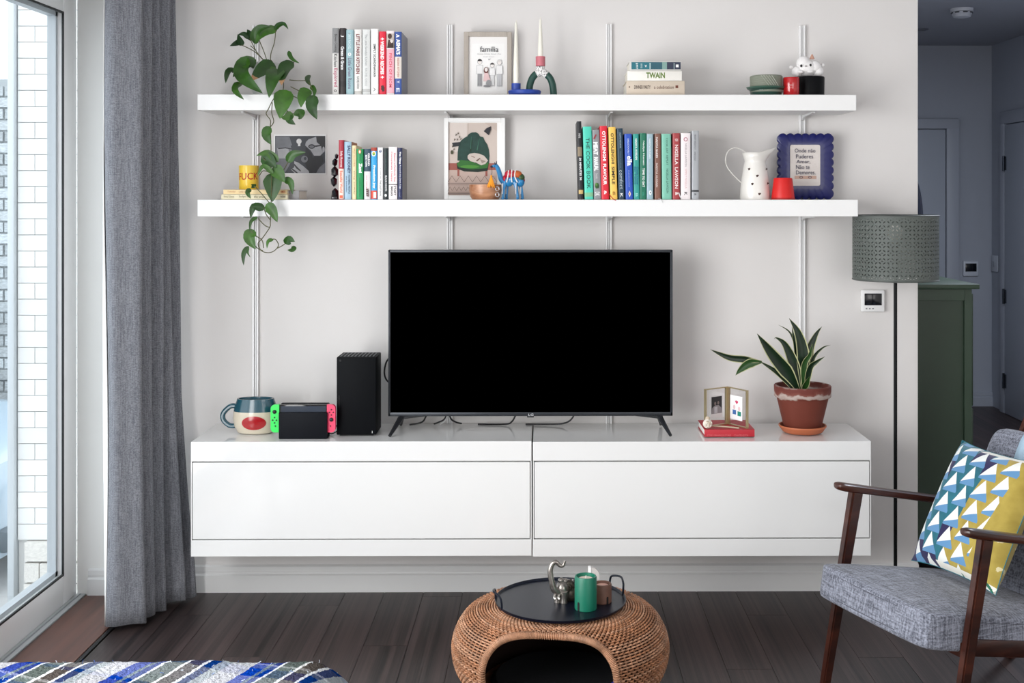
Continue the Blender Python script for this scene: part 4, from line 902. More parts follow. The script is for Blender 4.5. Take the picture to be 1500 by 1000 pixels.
hp = [W(1092, 223.5, yv), W(1086, 219, yv), W(1076, 216.5, yv), W(1067, 221, yv), W(1063, 231, yv), W(1064.5, 243, yv), W(1073, 255, yv), W(1083, 265, yv), W(1091, 272, yv)]
MB(jm).tube(smooth_path(hp, 6), .0042, 8, flat=.45).build('handle', jug)
g = MB(M('3c1d14', .5))
for (px, py) in ((1098.5, 247.5), (1109, 257.5), (1102, 269.5), (1111.5, 284), (1123, 247.5), (1124.5, 268.5)):
    zc = W(px, py, yv - .045).z; h = zc - z0
    rr = [r for r, z in prof if z <= h + .02]; r = prof[0][0]
    for (r1, za), (r2, zb_) in zip(prof, prof[1:]):
        if za <= h <= zb_: r = r1 + (r2 - r1) * (h - za) / (zb_ - za)
    xx = W(px, py, yv - .04).x - jx; xx = max(-r * .93, min(r * .93, xx)); th = -math.acos(xx / r)
    r += .0018; p = Vector((jx + r * math.cos(th), yv + r * math.sin(th), zc)); rot = Matrix.Rotation(th + math.pi / 2, 3, 'Z') @ Matrix.Rotation(R(35), 3, 'Y')
    g.ell(p, (.0032, .0010, .0052), 0, 8, rot).ell(p + Vector((-.003, 0, .0015)), (.002, .0008, .0022), 0, 8).ell(p + Vector((.0032, 0, .0005)), (.0024, .0008, .0018), 0, 8)
g.build('bee_motifs', jug)
# red cup upside down
yv = -.19; c = W(1147, 285, yv)
t = thing('red_cup', 'plain red cup standing upside down in front of the blue frame', 'cup', (c.x, yv, z0))
MB(M('d3120d', .45)).lathe([(.034, 0), (.0405, .0), (.0405, .003), (.0325, .072), (.031, .0755), (0, .0762)], (c.x, yv, z0), 40).build('cup_wall', t)
MB(M('a80e0a', .5)).lathe([(.034, .0005), (.0385, .0005), (.0395, .004), (.0402, .0062), (.0412, .0045), (.0412, .0)], (c.x, yv, z0), 40).build('rim', t)

# ------------------------------------------------------------------ pothos
def leaf_mesh(b, pts, w, Y0, mi=0, curl=.25, heart=True, dy=0.0, tipmi=None, edge=None):
    """leaf along a centreline of world points; w = full width in metres"""
    P = smooth_path(pts, 5); n = len(P); vs = []; L = 0; ls = [0]
    for a, c in zip(P, P[1:]): L += (c - a).length; ls.append(L)
    view = Vector((0, -1, 0)); cols = (-1, -.82, -.45, 0, .45, .82, 1)
    for i, p in enumerate(P):
        u = ls[i] / L
        t = (P[min(i + 1, n - 1)] - P[max(i - 1, 0)]).normalized(); s = t.cross(view)
        if s.length < 1e-4: s = Vector((1, 0, 0))
        s.normalize(); nn = s.cross(t)
        if heart: wd_ = w * .5 * (min(1, (u / .16) ** .55) if u < .16 else 1) * (1 - max(0, (u - .22) / .78) ** 1.6) ** .9
        else: wd_ = w * .5 * max(.02, min(1, .25 + u * 2.2) * (1 - max(0, (u - .35) / .65) ** 2.0))
        back = -.10 * w if heart and u < .1 else 0
        for c in cols:
            vs.append(p + s * c * wd_ + nn * (abs(c) * wd_ * curl) + t * (back * abs(c)))
    k = len(cols)
    for i in range(n - 1):
        for j in range(k - 1):
            m_ = mi
            if tipmi is not None and i > n * .7: m_ = tipmi
            if edge is not None and j in (0, k - 2): m_ = edge
            b.f.append([len(b.v) + i * k + j, len(b.v) + i * k + j + 1, len(b.v) + (i + 1) * k + j + 1, len(b.v) + (i + 1) * k + j]); b.m.append(m_); b.s.append(True)
    b.v += vs
def Yp(px, py):
    if py < 95: return -.14
    if py < 135: return -.14 - (py - 95) / 40 * .14
    return -.285
pc = W(391.5, 120, -.125)
po = thing('trailing_pothos', 'trailing heart-leaved pothos in a pale pot, hanging over the left end of the shelves', 'plant', (pc.x, -.125, Z1 + .0006))
MB(M('d6d5d3', .35)).lathe([(0, 0), (.046, 0), (.050, .004), (.0635, .112), (.064, .118), (.060, .119), (.057, .10), (0, .10)], (pc.x, -.125, Z1 + .0006), 40).build('pot', po)
MB(M('2c1f17', .95, bump=.8)).lathe([(0, .101), (.0575, .101), (0, .106)], (pc.x, -.125, Z1 + .0006), 24).build('soil', po)
G = [M('20440f', .38, var=.35, vs=25), M('2c5216', .38, var=.35, vs=25), M('38601c', .38, var=.35, vs=25), M('153412', .38, var=.3, vs=25)]
brown = M('b58a62', .6)
LV = [([(353, 61), (345, 64), (336.5, 67.5)], 8), ([(354.5, 66), (351, 57), (348.5, 49.5)], 9), ([(366, 55), (357, 50), (348.5, 51)], 8), ([(364, 57), (366, 50), (362, 43)], 12),
      ([(375, 63), (374.5, 50), (382, 41), (398, 39)], 13), ([(405, 43), (392, 45), (380, 54), (372.5, 65.5)], 12), ([(403, 43), (408, 37), (416, 35), (422.5, 43)], 7),
      ([(378, 91), (364, 98), (362, 114), (385, 137)], 24), ([(362, 92), (366, 98), (364, 104)], 16), ([(405, 96), (392, 103), (372, 121)], 21), ([(412, 105), (404, 120), (394, 143.5)], 23), ([(410, 104), (405, 108), (402, 113)], 14),
      ([(430, 92), (421, 106), (417, 127)], 19), ([(427, 77.5), (432, 88), (443, 95)], 6), ([(418, 134), (414, 152), (410, 174)], 26),
      ([(345, 103), (335, 105), (330.5, 122)], 9), ([(357, 103), (349, 103), (341, 113.5)], 7), ([(352, 121), (345, 132), (357.5, 146)], 11), ([(452, 110), (451, 118), (456, 126)], 8),
      ([(456, 126), (461, 133), (459, 144)], 7), ([(451, 131), (443, 143), (441, 157.5)], 17), ([(460, 141), (457, 156), (464.5, 175)], 17), ([(444, 169), (437, 166), (430, 169)], 14),
      ([(428, 167), (419, 172), (411.5, 172)], 12), ([(424, 168), (424, 176), (433, 182.5)], 10), ([(394, 186), (390, 198), (397.5, 212)], 13), ([(407, 236), (392, 224), (375.5, 228)], 11), ([(384, 231), (394, 234), (405, 246)], 19),
      ([(422, 237), (430, 226), (448, 223)], 12), ([(401, 246), (409, 254), (417, 267)], 18), ([(399, 256), (400, 272), (399, 296)], 25), ([(416, 263), (426, 267), (428.5, 285)], 10),
      ([(400, 254), (386, 243), (377, 258)], 7), ([(372, 270), (371, 273), (368, 275)], 7), ([(367, 277), (363, 282), (367.5, 291)], 7), ([(391, 300), (399, 308), (406.5, 325.5)], 15), ([(387, 305), (372, 303), (367, 320)], 11), ([(377, 318), (368, 324), (365.5, 339)], 5),
      ([(371, 338), (366, 348), (374.5, 365)], 17), ([(364, 361), (357, 372), (357, 389)], 7), ([(364, 362), (363, 370), (367, 377)], 3), ([(400, 351), (393, 353), (391, 364)], 5), ([(420, 357), (424, 350), (432, 354)], 11), ([(432, 361), (428, 366), (421, 366)], 7)]
for i, (pts, w) in enumerate(LV):
    jit = random.uniform(-.012, .012)
    n_ = len(pts)
    P = [W(x, y, min(Yp(x, y) + jit - .012 * j * (1 if pts[0][1] < 100 else .6), -.262 if 132 < y < 330 else 0)) for j, (x, y) in enumerate(pts)]
    if 7 <= i <= 14: P = [p + Vector((0, -.05 if p.z > Z1 + .02 else -.0, 0)) for p in P]
    b = MB(G[i % 3 if i > 3 else 3], brown)
    mxy = -.27
    P = [Vector((p.x, min(p.y, -.268) if p.z < Z1 + .03 else p.y, p.z)) for p in P]
    sc_ = (P[0].y + DC) / 1750
    leaf_mesh(b, P, w * sc_ * 1.12, 0, 0, curl=random.uniform(.15, .35), tipmi=(1 if i in (9, 12) else None))
    b.build('leaf', po, sharp=60)
stems = [[(396, 90), (397, 78), (402, 62), (404, 44)], [(392, 92), (386, 74), (378, 55)], [(390, 92), (376, 76), (366, 56)], [(388, 90), (372, 75), (352, 65)], [(374, 73), (367, 67)],
         [(397, 88), (403, 96), (404, 106)], [(404, 103), (414, 115), (414, 134), (402, 143), (393, 160), (390, 167), (396, 176), (396, 186), (397, 215), (397, 240), (398, 265), (397, 300), (396, 325), (395, 333), (385, 348), (378, 357), (383, 367), (393, 370), (402, 367), (408, 359), (404, 351), (400, 350)],
         [(399, 150), (398, 165), (401, 178), (396, 186)], [(405, 364), (413, 360), (420, 355)], [(386, 303), (390, 314), (396, 322)], [(378, 320), (388, 330), (395, 333)], [(367, 338), (376, 346), (384, 352), (386, 363)],
         [(370, 356), (378, 364), (385, 367)], [(424, 117), (436, 118), (448, 118)], [(426, 127), (434, 131), (440, 134)], [(418, 137), (430, 141), (441, 146), (452, 147)], [(452, 120), (456, 127), (460, 140)], [(417, 158), (422, 165), (424, 168)],
         [(415, 157), (424, 165), (432, 167)], [(344, 103), (352, 108), (358, 112)], [(350, 121), (355, 120), (361, 119)], [(422, 237), (416, 248), (410, 256)], [(372, 272), (380, 280), (392, 294), (396, 298)], [(380, 257), (386, 250), (398, 254)], [(412, 255), (414, 262)], [(385, 231), (392, 238), (397, 245)], [(427, 96), (430, 92), (431, 90)]]
sb = M('4a4a22', .5)
for st in stems:
    P = []
    for j, (x, y) in enumerate(st):
        p = W(x, y, Yp(x, y) - (.03 if 95 <= y < 132 else 0))
        if p.z < Z1 + .03: p = Vector((p.x, min(p.y, -.268), p.z))
        P.append(p)
    MB(sb).tube(smooth_path(P, 5), .0016, 6).build('stem', po)

# ------------------------------------------------------------------ objects on the cabinet
ZT = ZU + .0006
# two-tone mug (plain stand-in)
yv = -.19; c = W(374.5, 610, yv)
R_ = .077
t = thing('round_mug', 'large round teal and cream mug with red patch, beside the handheld console', 'mug', (c.x, yv, ZT))
Hm = W(374, 583, yv).z - ZT
te = M('1c4a58', .25, coat=.5); cr = M('cfc4b0', .25, coat=.5)
pf = [(0, 0), (.052, 0), (.062, .004), (.074, .025), (.0785, .052), (.0765, .078)]
MB(cr).lathe(pf, (c.x, yv, ZT), 44, sy=.62).build('lower_body', t)
MB(te).lathe([(.0765, .078), (.072, .098), (.066, Hm - .008), (.064, Hm), (.058, Hm), (.055, Hm - .02), (.045, .03), (0, .02)], (c.x, yv, ZT), 44, sy=.62).build('upper_body', t)
hp = [(c.x - .055, yv, ZT + .09), (c.x - .085, yv, ZT + .094), (c.x - .112, yv, ZT + .070), (c.x - .112, yv, ZT + .045), (c.x - .09, yv, ZT + .026), (c.x - .066, yv, ZT + .026)]
MB(te).tube(smooth_path(hp, 6), .009, 10).build('handle', t)
b = MB(M('a3141c', .2, coat=.5)); vs = []; ctr = None; n = 28
def mugpt(x, z):
    rr = None
    for (r1, za), (r2, zb_) in zip(pf, pf[1:]):
        if za <= z <= zb_ and zb_ > za: rr = r1 + (r2 - r1) * (z - za) / (zb_ - za)
    rr = rr or .07
    return Vector((c.x + x, yv - .62 * math.sqrt(max(rr * rr - x * x, 1e-6)) - .0012, ZT + z))
for rr in (1, .66, .33): vs += [mugpt(.004 + .042 * rr * math.cos(2 * math.pi * i / n), .042 + .024 * rr * math.sin(2 * math.pi * i / n)) for i in range(n)]
vs.append(mugpt(.004, .042)); fs = [[k * n + i, k * n + (i + 1) % n, (k + 1) * n + (i + 1) % n, (k + 1) * n + i] for k in range(2) for i in range(n)] + [[2 * n + i, 2 * n + (i + 1) % n, 3 * n] for i in range(n)]
b.add(vs, fs); b.build('red_patch', t)
# handheld console in dock
yv = -.30
A = W(408, 604, yv); B = W(479, 643, yv)
t = thing('game_console_dock', 'handheld game console with green and pink controllers in a black dock', 'game console', ((A.x + B.x) / 2, yv + .03, ZT))
dk = M('090c13', .6, spec=.15)
ztp = W(440, 594, yv).z; zdk = W(440, 604, yv).z
MB(dk).box(A.x, B.x, yv, yv + .012, ZT, zdk, bev=.003).box(A.x, B.x, yv + .034, yv + .054, ZT, ztp + .002, bev=.003).box(A.x, B.x, yv + .011, yv + .035, ZT, ZT + .012).build('dock', t)
MB(M('090a0d', .1)).box(A.x + .001, B.x - .001, yv + .014, yv + .031, ZT + .013, ztp + .001, bev=.002).build('tablet', t)
MB(M('3b414b', .08)).box(A.x + .006, B.x - .006, yv + .0132, yv + .0142, ZT + .02, ztp - .004).build('screen', t)
for (px0, px1, col, sgn, label) in ((396, 408.6, '1fdc55', -1, 'bright green controller'), (478.6, 491, 'f0446a', 1, 'pink controller')):
    a = W(px0, 594, yv + .01).x; b_ = W(px1, 594, yv + .01).x; zt_ = ztp + .001; zb_ = W(400, 633.5, yv + .01).z
    pl = []; r_ = .014
    if sgn < 0: pl = [(b_, zb_), (b_, zt_)] + [(a + r_ - r_ * math.sin(R(q)), zt_ - r_ + r_ * math.cos(R(q))) for q in range(0, 91, 15)] + [(a + r_ - r_ * math.cos(R(q)), zb_ + r_ - r_ * math.sin(R(q))) for q in range(0, 91, 15)]
    else: pl = [(a, zt_), (a, zb_)] + [(b_ - r_ + r_ * math.sin(R(q)), zb_ + r_ - r_ * math.cos(R(q))) for q in range(0, 91, 15)] + [(b_ - r_ + r_ * math.cos(R(q)), zt_ - r_ + r_ * math.sin(R(q))) for q in range(0, 91, 15)]
    o = MB(M(col, .35)).prism(pl, yv + .013, yv + .030).build('controller', t); lab(o, label)
    cx_ = (a + b_) / 2 + sgn * .001; zs = zt_ - .024 if sgn < 0 else zb_ + .044
    q_ = MB(M('16181c', .5)); q_.ell((cx_, yv + .011, zs), (.0068, .004, .0068), 0, 14); q_.build('thumbstick', o)
    zc_ = zb_ + .042 if sgn < 0 else zt_ - .026
    q_ = MB(M('16181c' if sgn < 0 else '4a1822', .5))
    for dx_, dz_ in ((0, .009), (0, -.009), (.008, 0), (-.008, 0)): q_.ell((cx_ + dx_ * .8, yv + .0125, zc_ + dz_), (.0028, .0018, .0028), 0, 8)
    q_.ell((cx_ + .003 * -sgn, yv + .0125, zb_ + .022), (.0026, .0016, .0026), 0, 8)
    q_.build('buttons', o)
cable([(B.x + .02, yv + .05, ZT + .04), (B.x + .028, yv + .06, ZT + .02), (B.x + .006, yv + .07, ZT + .005), (B.x - .01, yv + .09, ZT + .0035)], .002, 'thin black cable coming out behind the handheld console dock')
# tower console
yv = -.25
A = W(493, 523, yv); B = W(550.7, 638.5, yv)
t = thing('tower_console', 'tall black box-shaped game console standing left of the television', 'game console', ((A.x + B.x) / 2, yv + .07, ZT))
MB(M('030509', .6, spec=.12)).box(A.x, B.x, yv, yv + .13, ZT + .004, A.z, bev=.003).build('body', t)
MB(M('0b0c0e', .6)).box(A.x + .01, B.x - .01, yv + .01, yv + .12, ZT, ZT + .004).build('base', t)
g = MB(M('5a5e63', .5))
for i in range(10):
    xx = A.x + .012 + i * (B.x - A.x - .024) / 9; g.box(xx - .0018, xx + .0018, yv + .012, yv + .118, A.z + .0002, A.z + .0015)
g.build('vent_slots', t)
MB(M('f2f2f2', .4)).box(B.x - .0135, B.x - .012, yv - .0008, yv + .001, ZT + .010, ZT + .018).build('indicator_mark', t)
MB(M('050608', .5)).box(A.x + .008, A.x + .0095, yv - .0006, yv + .001, ZT + .09, ZT + .14).ell((A.x + .013, yv - .0002, A.z - .012), (.004, .001, .004), 0, 12).build('disc_slot', t)

# red book, brass frame, dried flower
z_book = flatbook(1032, 1105.5, 629, 641, -.275, .175, 'b3202f', 'red clothbound book lying on the cabinet under the brass frame', [('LETTERS, DRAWINGS & STORIES', 1035, 1071, 636, 639, 'd86a70', 0), ('COLLECTED EDITION', 1075, 1096, 636, 639, 'd86a70', 0)], ZT, pages='f1efe9')
brass = M('c4b48e', .3, metal=.75)
hy = -.178; h0 = W(1065.5, 622, hy); zt_ = W(1065.5, 566, hy).z; zb_ = z_book + .0004
lf = W(1032.5, 600, -.235); rt = W(1095, 600, -.262)
t = thing('brass_photo_frame', 'hinged brass and glass double photo frame standing open on the red book', 'photo frame', (h0.x, hy, zb_))
gl2 = glass('frame_glass', .06)
def leaf_frame(p0, p1, nm):
    d = (p1 - p0); d.z = 0; L_ = d.length; ang = math.atan2(d.y, d.x)
    mt = Matrix.Translation((p0.x, p0.y, zb_)) @ Matrix.Rotation(ang, 4, 'Z'); h = zt_ - zb_; w_ = .004
    b = MB(brass).box(0, w_, -.005, .005, 0, h, mat4=mt).box(L_ - w_, L_, -.005, .005, 0, h, mat4=mt).box(w_, L_ - w_, -.004, .004, 0, w_ * .8, mat4=mt).box(w_, L_ - w_, -.004, .004, h - w_ * .8, h, mat4=mt)
    o = b.build(nm, t)
    MB(gl2).box(w_, L_ - w_, -.0008, .0008, w_ * .8, h - w_ * .8, mat4=mt).build('glass_pane', o)
    return o, mt, L_, h
h0l = Vector((h0.x - .003, hy, 0)); h0r = Vector((h0.x + .004, hy, 0))
fr, mt, L_, h = leaf_frame(Vector((lf.x, lf.y, 0)), h0l, 'left_leaf')
def inframe(nm, mt, layers, par, s):
    mats = []; b = MB()
    for i, (m, poly) in enumerate(layers):
        if m not in mats: mats.append(m)
        b.add([mt @ Vector((x, s * (.0012 + .00015 * i), z)) for x, z in poly], [list(range(len(poly)))], mats.index(m), False)
    b.mats = mats; return b.build(nm, par)
def rr(x0, z0, x1, z1): return [(x0, z0), (x1, z0), (x1, z1), (x0, z1)]
def rg(cx, cz, rx, rz, n=12): return [(cx + rx * math.cos(2 * math.pi * i / n), cz + rz * math.sin(2 * math.pi * i / n)) for i in range(n)]
inframe('photo', mt, [(M('d6d2d0', .7), rr(L_ * .26, h * .2, L_ * .80, h * .80)), (M('121214', .5), rr(L_ * .29, h * .32, L_ * .77, h * .77)), (M('8a8284', .6), [(L_ * .30, h * .32), (L_ * .33, h * .48), (L_ * .45, h * .54), (L_ * .62, h * .54), (L_ * .74, h * .46), (L_ * .76, h * .32)]), (M('7a6a66', .6), rg(L_ * .46, h * .59, .0045, .006)), (M('7a6a66', .6), rg(L_ * .60, h * .60, .0045, .006)), (M('b4b0b2', .6), rr(L_ * .42, h * .33, L_ * .56, h * .50))], fr, -1)
fr, mt, L_, h = leaf_frame(h0r, Vector((rt.x, rt.y, 0)), 'right_leaf')
inframe('card', mt, [(M('f6f6f6', .6), rr(L_ * .10, h * .16, L_ * .74, h * .80)), (M('d0406a', .6), [(L_ * .44, h * .58), (L_ * .36, h * .65), (L_ * .42, h * .68), (L_ * .46, h * .66), (L_ * .52, h * .67), (L_ * .52, h * .62)]),
    (M('e6c8cc', .6), rg(L_ * .32, h * .49, .006, .008)), (M('e6c8cc', .6), rg(L_ * .58, h * .47, .006, .008)), (M('3f6aa8', .6), rr(L_ * .24, h * .30, L_ * .42, h * .42)), (M('1f8a78', .6), rr(L_ * .50, h * .28, L_ * .68, h * .40))], fr, -1)
MB(brass).tube([(h0.x, hy + .003, zb_), (h0.x, hy + .003, zt_)], .0028, 8).build('hinge', t)
# dried flower
p = W(1036.5, 629, -.262); p.z = z_book + .0175
t = thing('dried_flower', 'dried white rose with pale stem lying on the red book', 'flower', (p.x, p.y, z_book))
b = MB(M('e8dfd2', .8, var=.08, vs=60), M('c9b8a2', .8))
b.ell(p, (.0165, .015, .0165), 0, 14)
for i in range(9):
    a = i * 2.4; rr_ = .004 + .0011 * i; q = p + Vector((rr_ * math.cos(a), -.0125, rr_ * math.sin(a))); b.tube([q + Vector((-.004 * math.sin(a), 0, .004 * math.cos(a))), q + Vector((0, -.004, 0)), q + Vector((.004 * math.sin(a), 0, -.004 * math.cos(a)))], [.0015, .0028, .0012], 5, i % 3 == 0 and 1 or 0)
b.ell(p + Vector((.001, .006, .016)), (.009, .008, .009), 1, 10); b.build('bloom', t)
MB(M('b9a890', .8)).tube(smooth_path([p + Vector((.012, .004, -.008)), (p.x + .045, p.y + .012, z_book + .006), (p.x + .085, p.y + .004, z_book + .004), (p.x + .108, p.y - .004, z_book + .003)], 5), .0026, 7).build('stem', t)

# potted snake plant
yv = -.19; c = W(1175.5, 630, yv); c = Vector((c.x, yv, ZT))
sp = thing('potted_snake_plant', 'variegated snake plant in a weathered terracotta pot on the cabinet', 'plant', c)
tcm = bpy.data.materials.new('terracotta'); tcm.use_nodes = True; nt = tcm.node_tree; N = nt.nodes; L2 = nt.links; bs = N['Principled BSDF']
tc = N.new('ShaderNodeTexCoord'); sx = N.new('ShaderNodeSeparateXYZ'); L2.new(tc.outputs['Object'], sx.inputs[0])
n1 = N.new('ShaderNodeTexNoise'); n1.inputs['Scale'].default_value = 22; n1.inputs['Detail'].default_value = 6; L2.new(tc.outputs['Object'], n1.inputs[0])
ma = N.new('ShaderNodeMath'); ma.operation = 'MULTIPLY_ADD'; ma.inputs[1].default_value = .045; L2.new(n1.outputs[0], ma.inputs[0]); L2.new(sx.outputs['Z'], ma.inputs[2])
r = N.new('ShaderNodeValToRGB'); cr_ = r.color_ramp; base_z = .145
mr = N.new('ShaderNodeMapRange'); mr.inputs[1].default_value = .13; mr.inputs[2].default_value = .20; L2.new(ma.outputs[0], mr.inputs[0]); L2.new(mr.outputs[0], r.inputs[0])
cr_.elements[0].color = lin('6b2e1f'); cr_.elements[0].position = .24; cr_.elements[1].color = lin('6b3026'); cr_.elements[1].position = .62
for pos, cc_ in ((.30, 'a8958c'), (.42, 'b8a8a0'), (.50, '7a4238'), (.80, '6a3026'), (.93, 'b0a09a')):
    e = cr_.elements.new(pos); e.color = lin(cc_)
L2.new(r.outputs[0], bs.inputs['Base Color']); bs.inputs['Roughness'].default_value = .75
Hp = W(1175, 566, yv - .09).z - ZT
Hp = .165
MB(tcm).lathe([(0, .012), (.062, .012), (.064, .014), (.0905, Hp - .040), (.0965, Hp - .040), (.0985, Hp - .036), (.0990, Hp - .002), (.097, Hp), (.090, Hp), (.086, Hp - .03), (.07, Hp - .06), (0, Hp - .06)], c, 48).build('pot', sp)
MB(M('b4643f', .6, var=.08, vs=15)).lathe([(0, 0), (.062, 0), (.070, .004), (.080, .018), (.083, .022), (.0825, .026), (.078, .026), (.072, .012), (0, .010)], c, 48).build('saucer', sp)
MB(M('2a1c14', .95, bump=.9)).lathe([(0, Hp - .030), (.0855, Hp - .030), (0, Hp - .024)], c, 24).build('soil', sp)
dgm = M('0d2410', .35, var=.3, vs=30); dg2 = M('24471b', .35, var=.2, vs=30); edg = M('b8b98a', .5)
SL = [([(1170, 572), (1155, 548), (1132, 520), (1109, 488.5)], 19, 0, -.035), ([(1172, 572), (1163, 535), (1150, 505), (1138, 495), (1134, 496)], 15, 0, -.01), ([(1173, 570), (1168, 520), (1158, 488), (1140, 475.5)], 5, 0, .03),
      ([(1176, 572), (1176, 520), (1169, 488), (1156, 466)], 18, 0, 0), ([(1174, 570), (1168, 520), (1162, 490), (1160, 478)], 9, 0, .02), ([(1180, 570), (1184, 520), (1194, 492), (1204, 478)], 14, 0, .03), ([(1182, 568), (1190, 528), (1204, 510), (1217, 505)], 6, 0, -.02),
      ([(1180, 570), (1186, 540), (1196, 530), (1208.5, 522)], 9, 0, -.04), ([(1176, 572), (1181, 562), (1186, 551)], 9, 1, -.05), ([(1164, 574), (1150, 556), (1134, 542), (1111, 528)], 7.5, 0, .0), ([(1116, 530), (1095, 526.5), (1070, 524), (1052, 517), (1040.5, 511.5)], 10, 0, -.01), ([(1116, 530), (1098, 532), (1085, 541), (1077.5, 549.5)], 13, 1, -.015), ([(1177, 570), (1178, 535), (1186, 520), (1190, 503)], 9, 1, -.03)]
for pts, w, gi, dy in SL:
    P = []
    for j, (x, y) in enumerate(pts): P.append(W(x, y, yv + dy * (j / (len(pts) - 1)) - .01))
    if pts[0][1] > 566: P[0].z = min(P[0].z, ZT + Hp - .02)
    b = MB(dgm if not gi else dg2, edg); leaf_mesh(b, P, w * 4.18 / 1750 * 1.1, 0, 0, curl=.3, heart=False, edge=1); b.build('leaf', sp, sharp=60)

# ------------------------------------------------------------------ floor lamp
lx = (W(1249, 360, -.17).x + W(1373, 360, -.17).x) / 2; ly = -.175
lamp = thing('floor_lamp', 'floor lamp with dark grey pierced drum shade and thin black pole', 'lamp', (lx, ly, 0.001))
zt_ = W(1310, 315.5, ly).z; zb_ = W(1310, 409, ly).z; rS = .1475
pm = bpy.data.materials.new('pierced_shade'); pm.use_nodes = True; nt = pm.node_tree; N = nt.nodes; L2 = nt.links; bs = N['Principled BSDF']
bs.inputs['Base Color'].default_value = lin('565c58'); bs.inputs['Roughness'].default_value = .6
uv = N.new('ShaderNodeUVMap'); sp_ = N.new('ShaderNodeSeparateXYZ'); L2.new(uv.outputs[0], sp_.inputs[0])
def MT(op, *a):
    n_ = N.new('ShaderNodeMath'); n_.operation = op
    for i, x in enumerate(a):
        if isinstance(x, (int, float)): n_.inputs[i].default_value = x
        else: L2.new(x, n_.inputs[i])
    return n_.outputs[0]
fu = MT('SUBTRACT', MT('FRACT', MT('MULTIPLY', sp_.outputs[0], 32)), .5); fv = MT('SUBTRACT', MT('FRACT', MT('MULTIPLY', sp_.outputs[1], 8)), .5)
au = MT('ABSOLUTE', fu); av = MT('ABSOLUTE', fv)
# four petals: lens shaped holes along the diagonals of each cell
ap = MT('MULTIPLY', MT('ADD', au, av), .7071); am = MT('ABSOLUTE', MT('MULTIPLY', MT('SUBTRACT', au, av), .7071))
dd = MT('SUBTRACT', ap, .34); e1 = MT('ADD', MT('POWER', MT('DIVIDE', MT('ABSOLUTE', dd), .16), 2.0), MT('POWER', MT('DIVIDE', am, .065), 2.0))
dot = MT('ADD', MT('POWER', MT('DIVIDE', MT('SUBTRACT', au, .5), .07), 2.0), MT('POWER', MT('DIVIDE', av, .07), 2.0))
hole = MT('MAXIMUM', MT('LESS_THAN', e1, 1.0), MT('LESS_THAN', dot, 1.0))
lim = MT('MULTIPLY', MT('GREATER_THAN', sp_.outputs[1], .04), MT('LESS_THAN', sp_.outputs[1], .96)); hole = MT('MULTIPLY', hole, lim)
tr_ = N.new('ShaderNodeBsdfTransparent'); mx = N.new('ShaderNodeMixShader'); L2.new(hole, mx.inputs[0]); L2.new(bs.outputs[0], mx.inputs[1]); L2.new(tr_.outputs[0], mx.inputs[2]); L2.new(mx.outputs[0], N['Material Output'].inputs[0])
b = MB(pm); n = 72; vs = []; uvs = []
for k in range(2):
    for j in range(n + 1):
        a = 2 * math.pi * j / n; vs.append((lx + rS * math.cos(a), ly + rS * math.sin(a), zb_ + (zt_ - zb_) * k)); uvs.append((j / n, k))
b.add(vs, [[j, j + 1, n + 2 + j, n + 1 + j] for j in range(n)]); b.uv = uvs
sh = b.build('lamp_shade', lamp)
rb = M('4a4f4c', .5)
for z in (zt_, zb_): MB(rb).tube([(lx + rS * math.cos(2 * math.pi * j / 64), ly + rS * math.sin(2 * math.pi * j / 64), z) for j in range(64)], .0022, 6, closed=True).build('rim', sh)
MB(M('2a2a2c', .4)).tube([(lx - rS, ly, zt_ - .01), (lx + rS, ly, zt_ - .01)], .0015, 6).tube([(lx, ly - rS, zt_ - .01), (lx, ly + rS, zt_ - .01)], .0015, 6).build('spider', sh)
MB(M('050608', .5, spec=.2)).tube([(lx, ly, .02), (lx, ly, zb_ + .12)], .0062, 14).build('pole', lamp)
MB(M('0d0e12', .4)).lathe([(0, 0), (.125, 0), (.127, .006), (.12, .014), (.02, .022), (0, .022)], (lx, ly, .001), 40).build('base', lamp)
MB(M('f4f0e6', .3)).ell((lx, ly, zb_ + .16), (.028, .028, .036)).build('bulb', lamp)

# ------------------------------------------------------------------ green cabinet behind the partition's end
gx0 = 1.385; gx1 = W(1423, 600, .155).x; gy0 = .15; gz = W(1400, 416, .14).z
gc = thing('green_cabinet', 'dark green panelled cabinet standing in the hall behind the wall end', 'cabinet', ((gx0 + gx1) / 2, gy0 + .45, .001))
gm = M('283c2c', .45, var=.05, vs=5); gm2 = M('243627', .45, var=.05, vs=5)
MB(gm).box(gx0 - .005, gx1 + .022, gy0 - .022, gy0 + .92, gz - .018, gz, bev=.002).build('top_board', gc)
MB(gm2).box(gx0, gx1 - .0, gy0 + .012, gy0 + .9, .06, gz - .019).build('carcass', gc)
wst = .028
MB(gm).box(gx0, gx0 + wst, gy0, gy0 + .0115, .0, gz - .019, bev=.001, seg=1).build('stile', gc); MB(gm).box(gx1 - wst, gx1, gy0, gy0 + .0115, .0, gz - .019, bev=.001, seg=1).build('stile', gc)
MB(gm).box(gx0 + wst, gx1 - wst, gy0, gy0 + .0115, gz - .019 - .045, gz - .019, bev=.001, seg=1).build('rail', gc); MB(gm).box(gx0 + wst, gx1 - wst, gy0, gy0 + .0115, .06, .13, bev=.001, seg=1).build('rail', gc)
for (za, zb_) in ((.10, .36), (.37, .63), (.64, gz - .04)):
    d_ = MB(gm).box(gx1 + .0005, gx1 + .016, gy0 + .03, gy0 + .88, za, zb_, bev=.002).build('tip_front', gc); MB(brass).ell((gx1 + .022, gy0 + .45, zb_ - .04), (.008, .012, .012), 0, 12).build('knob', d_)
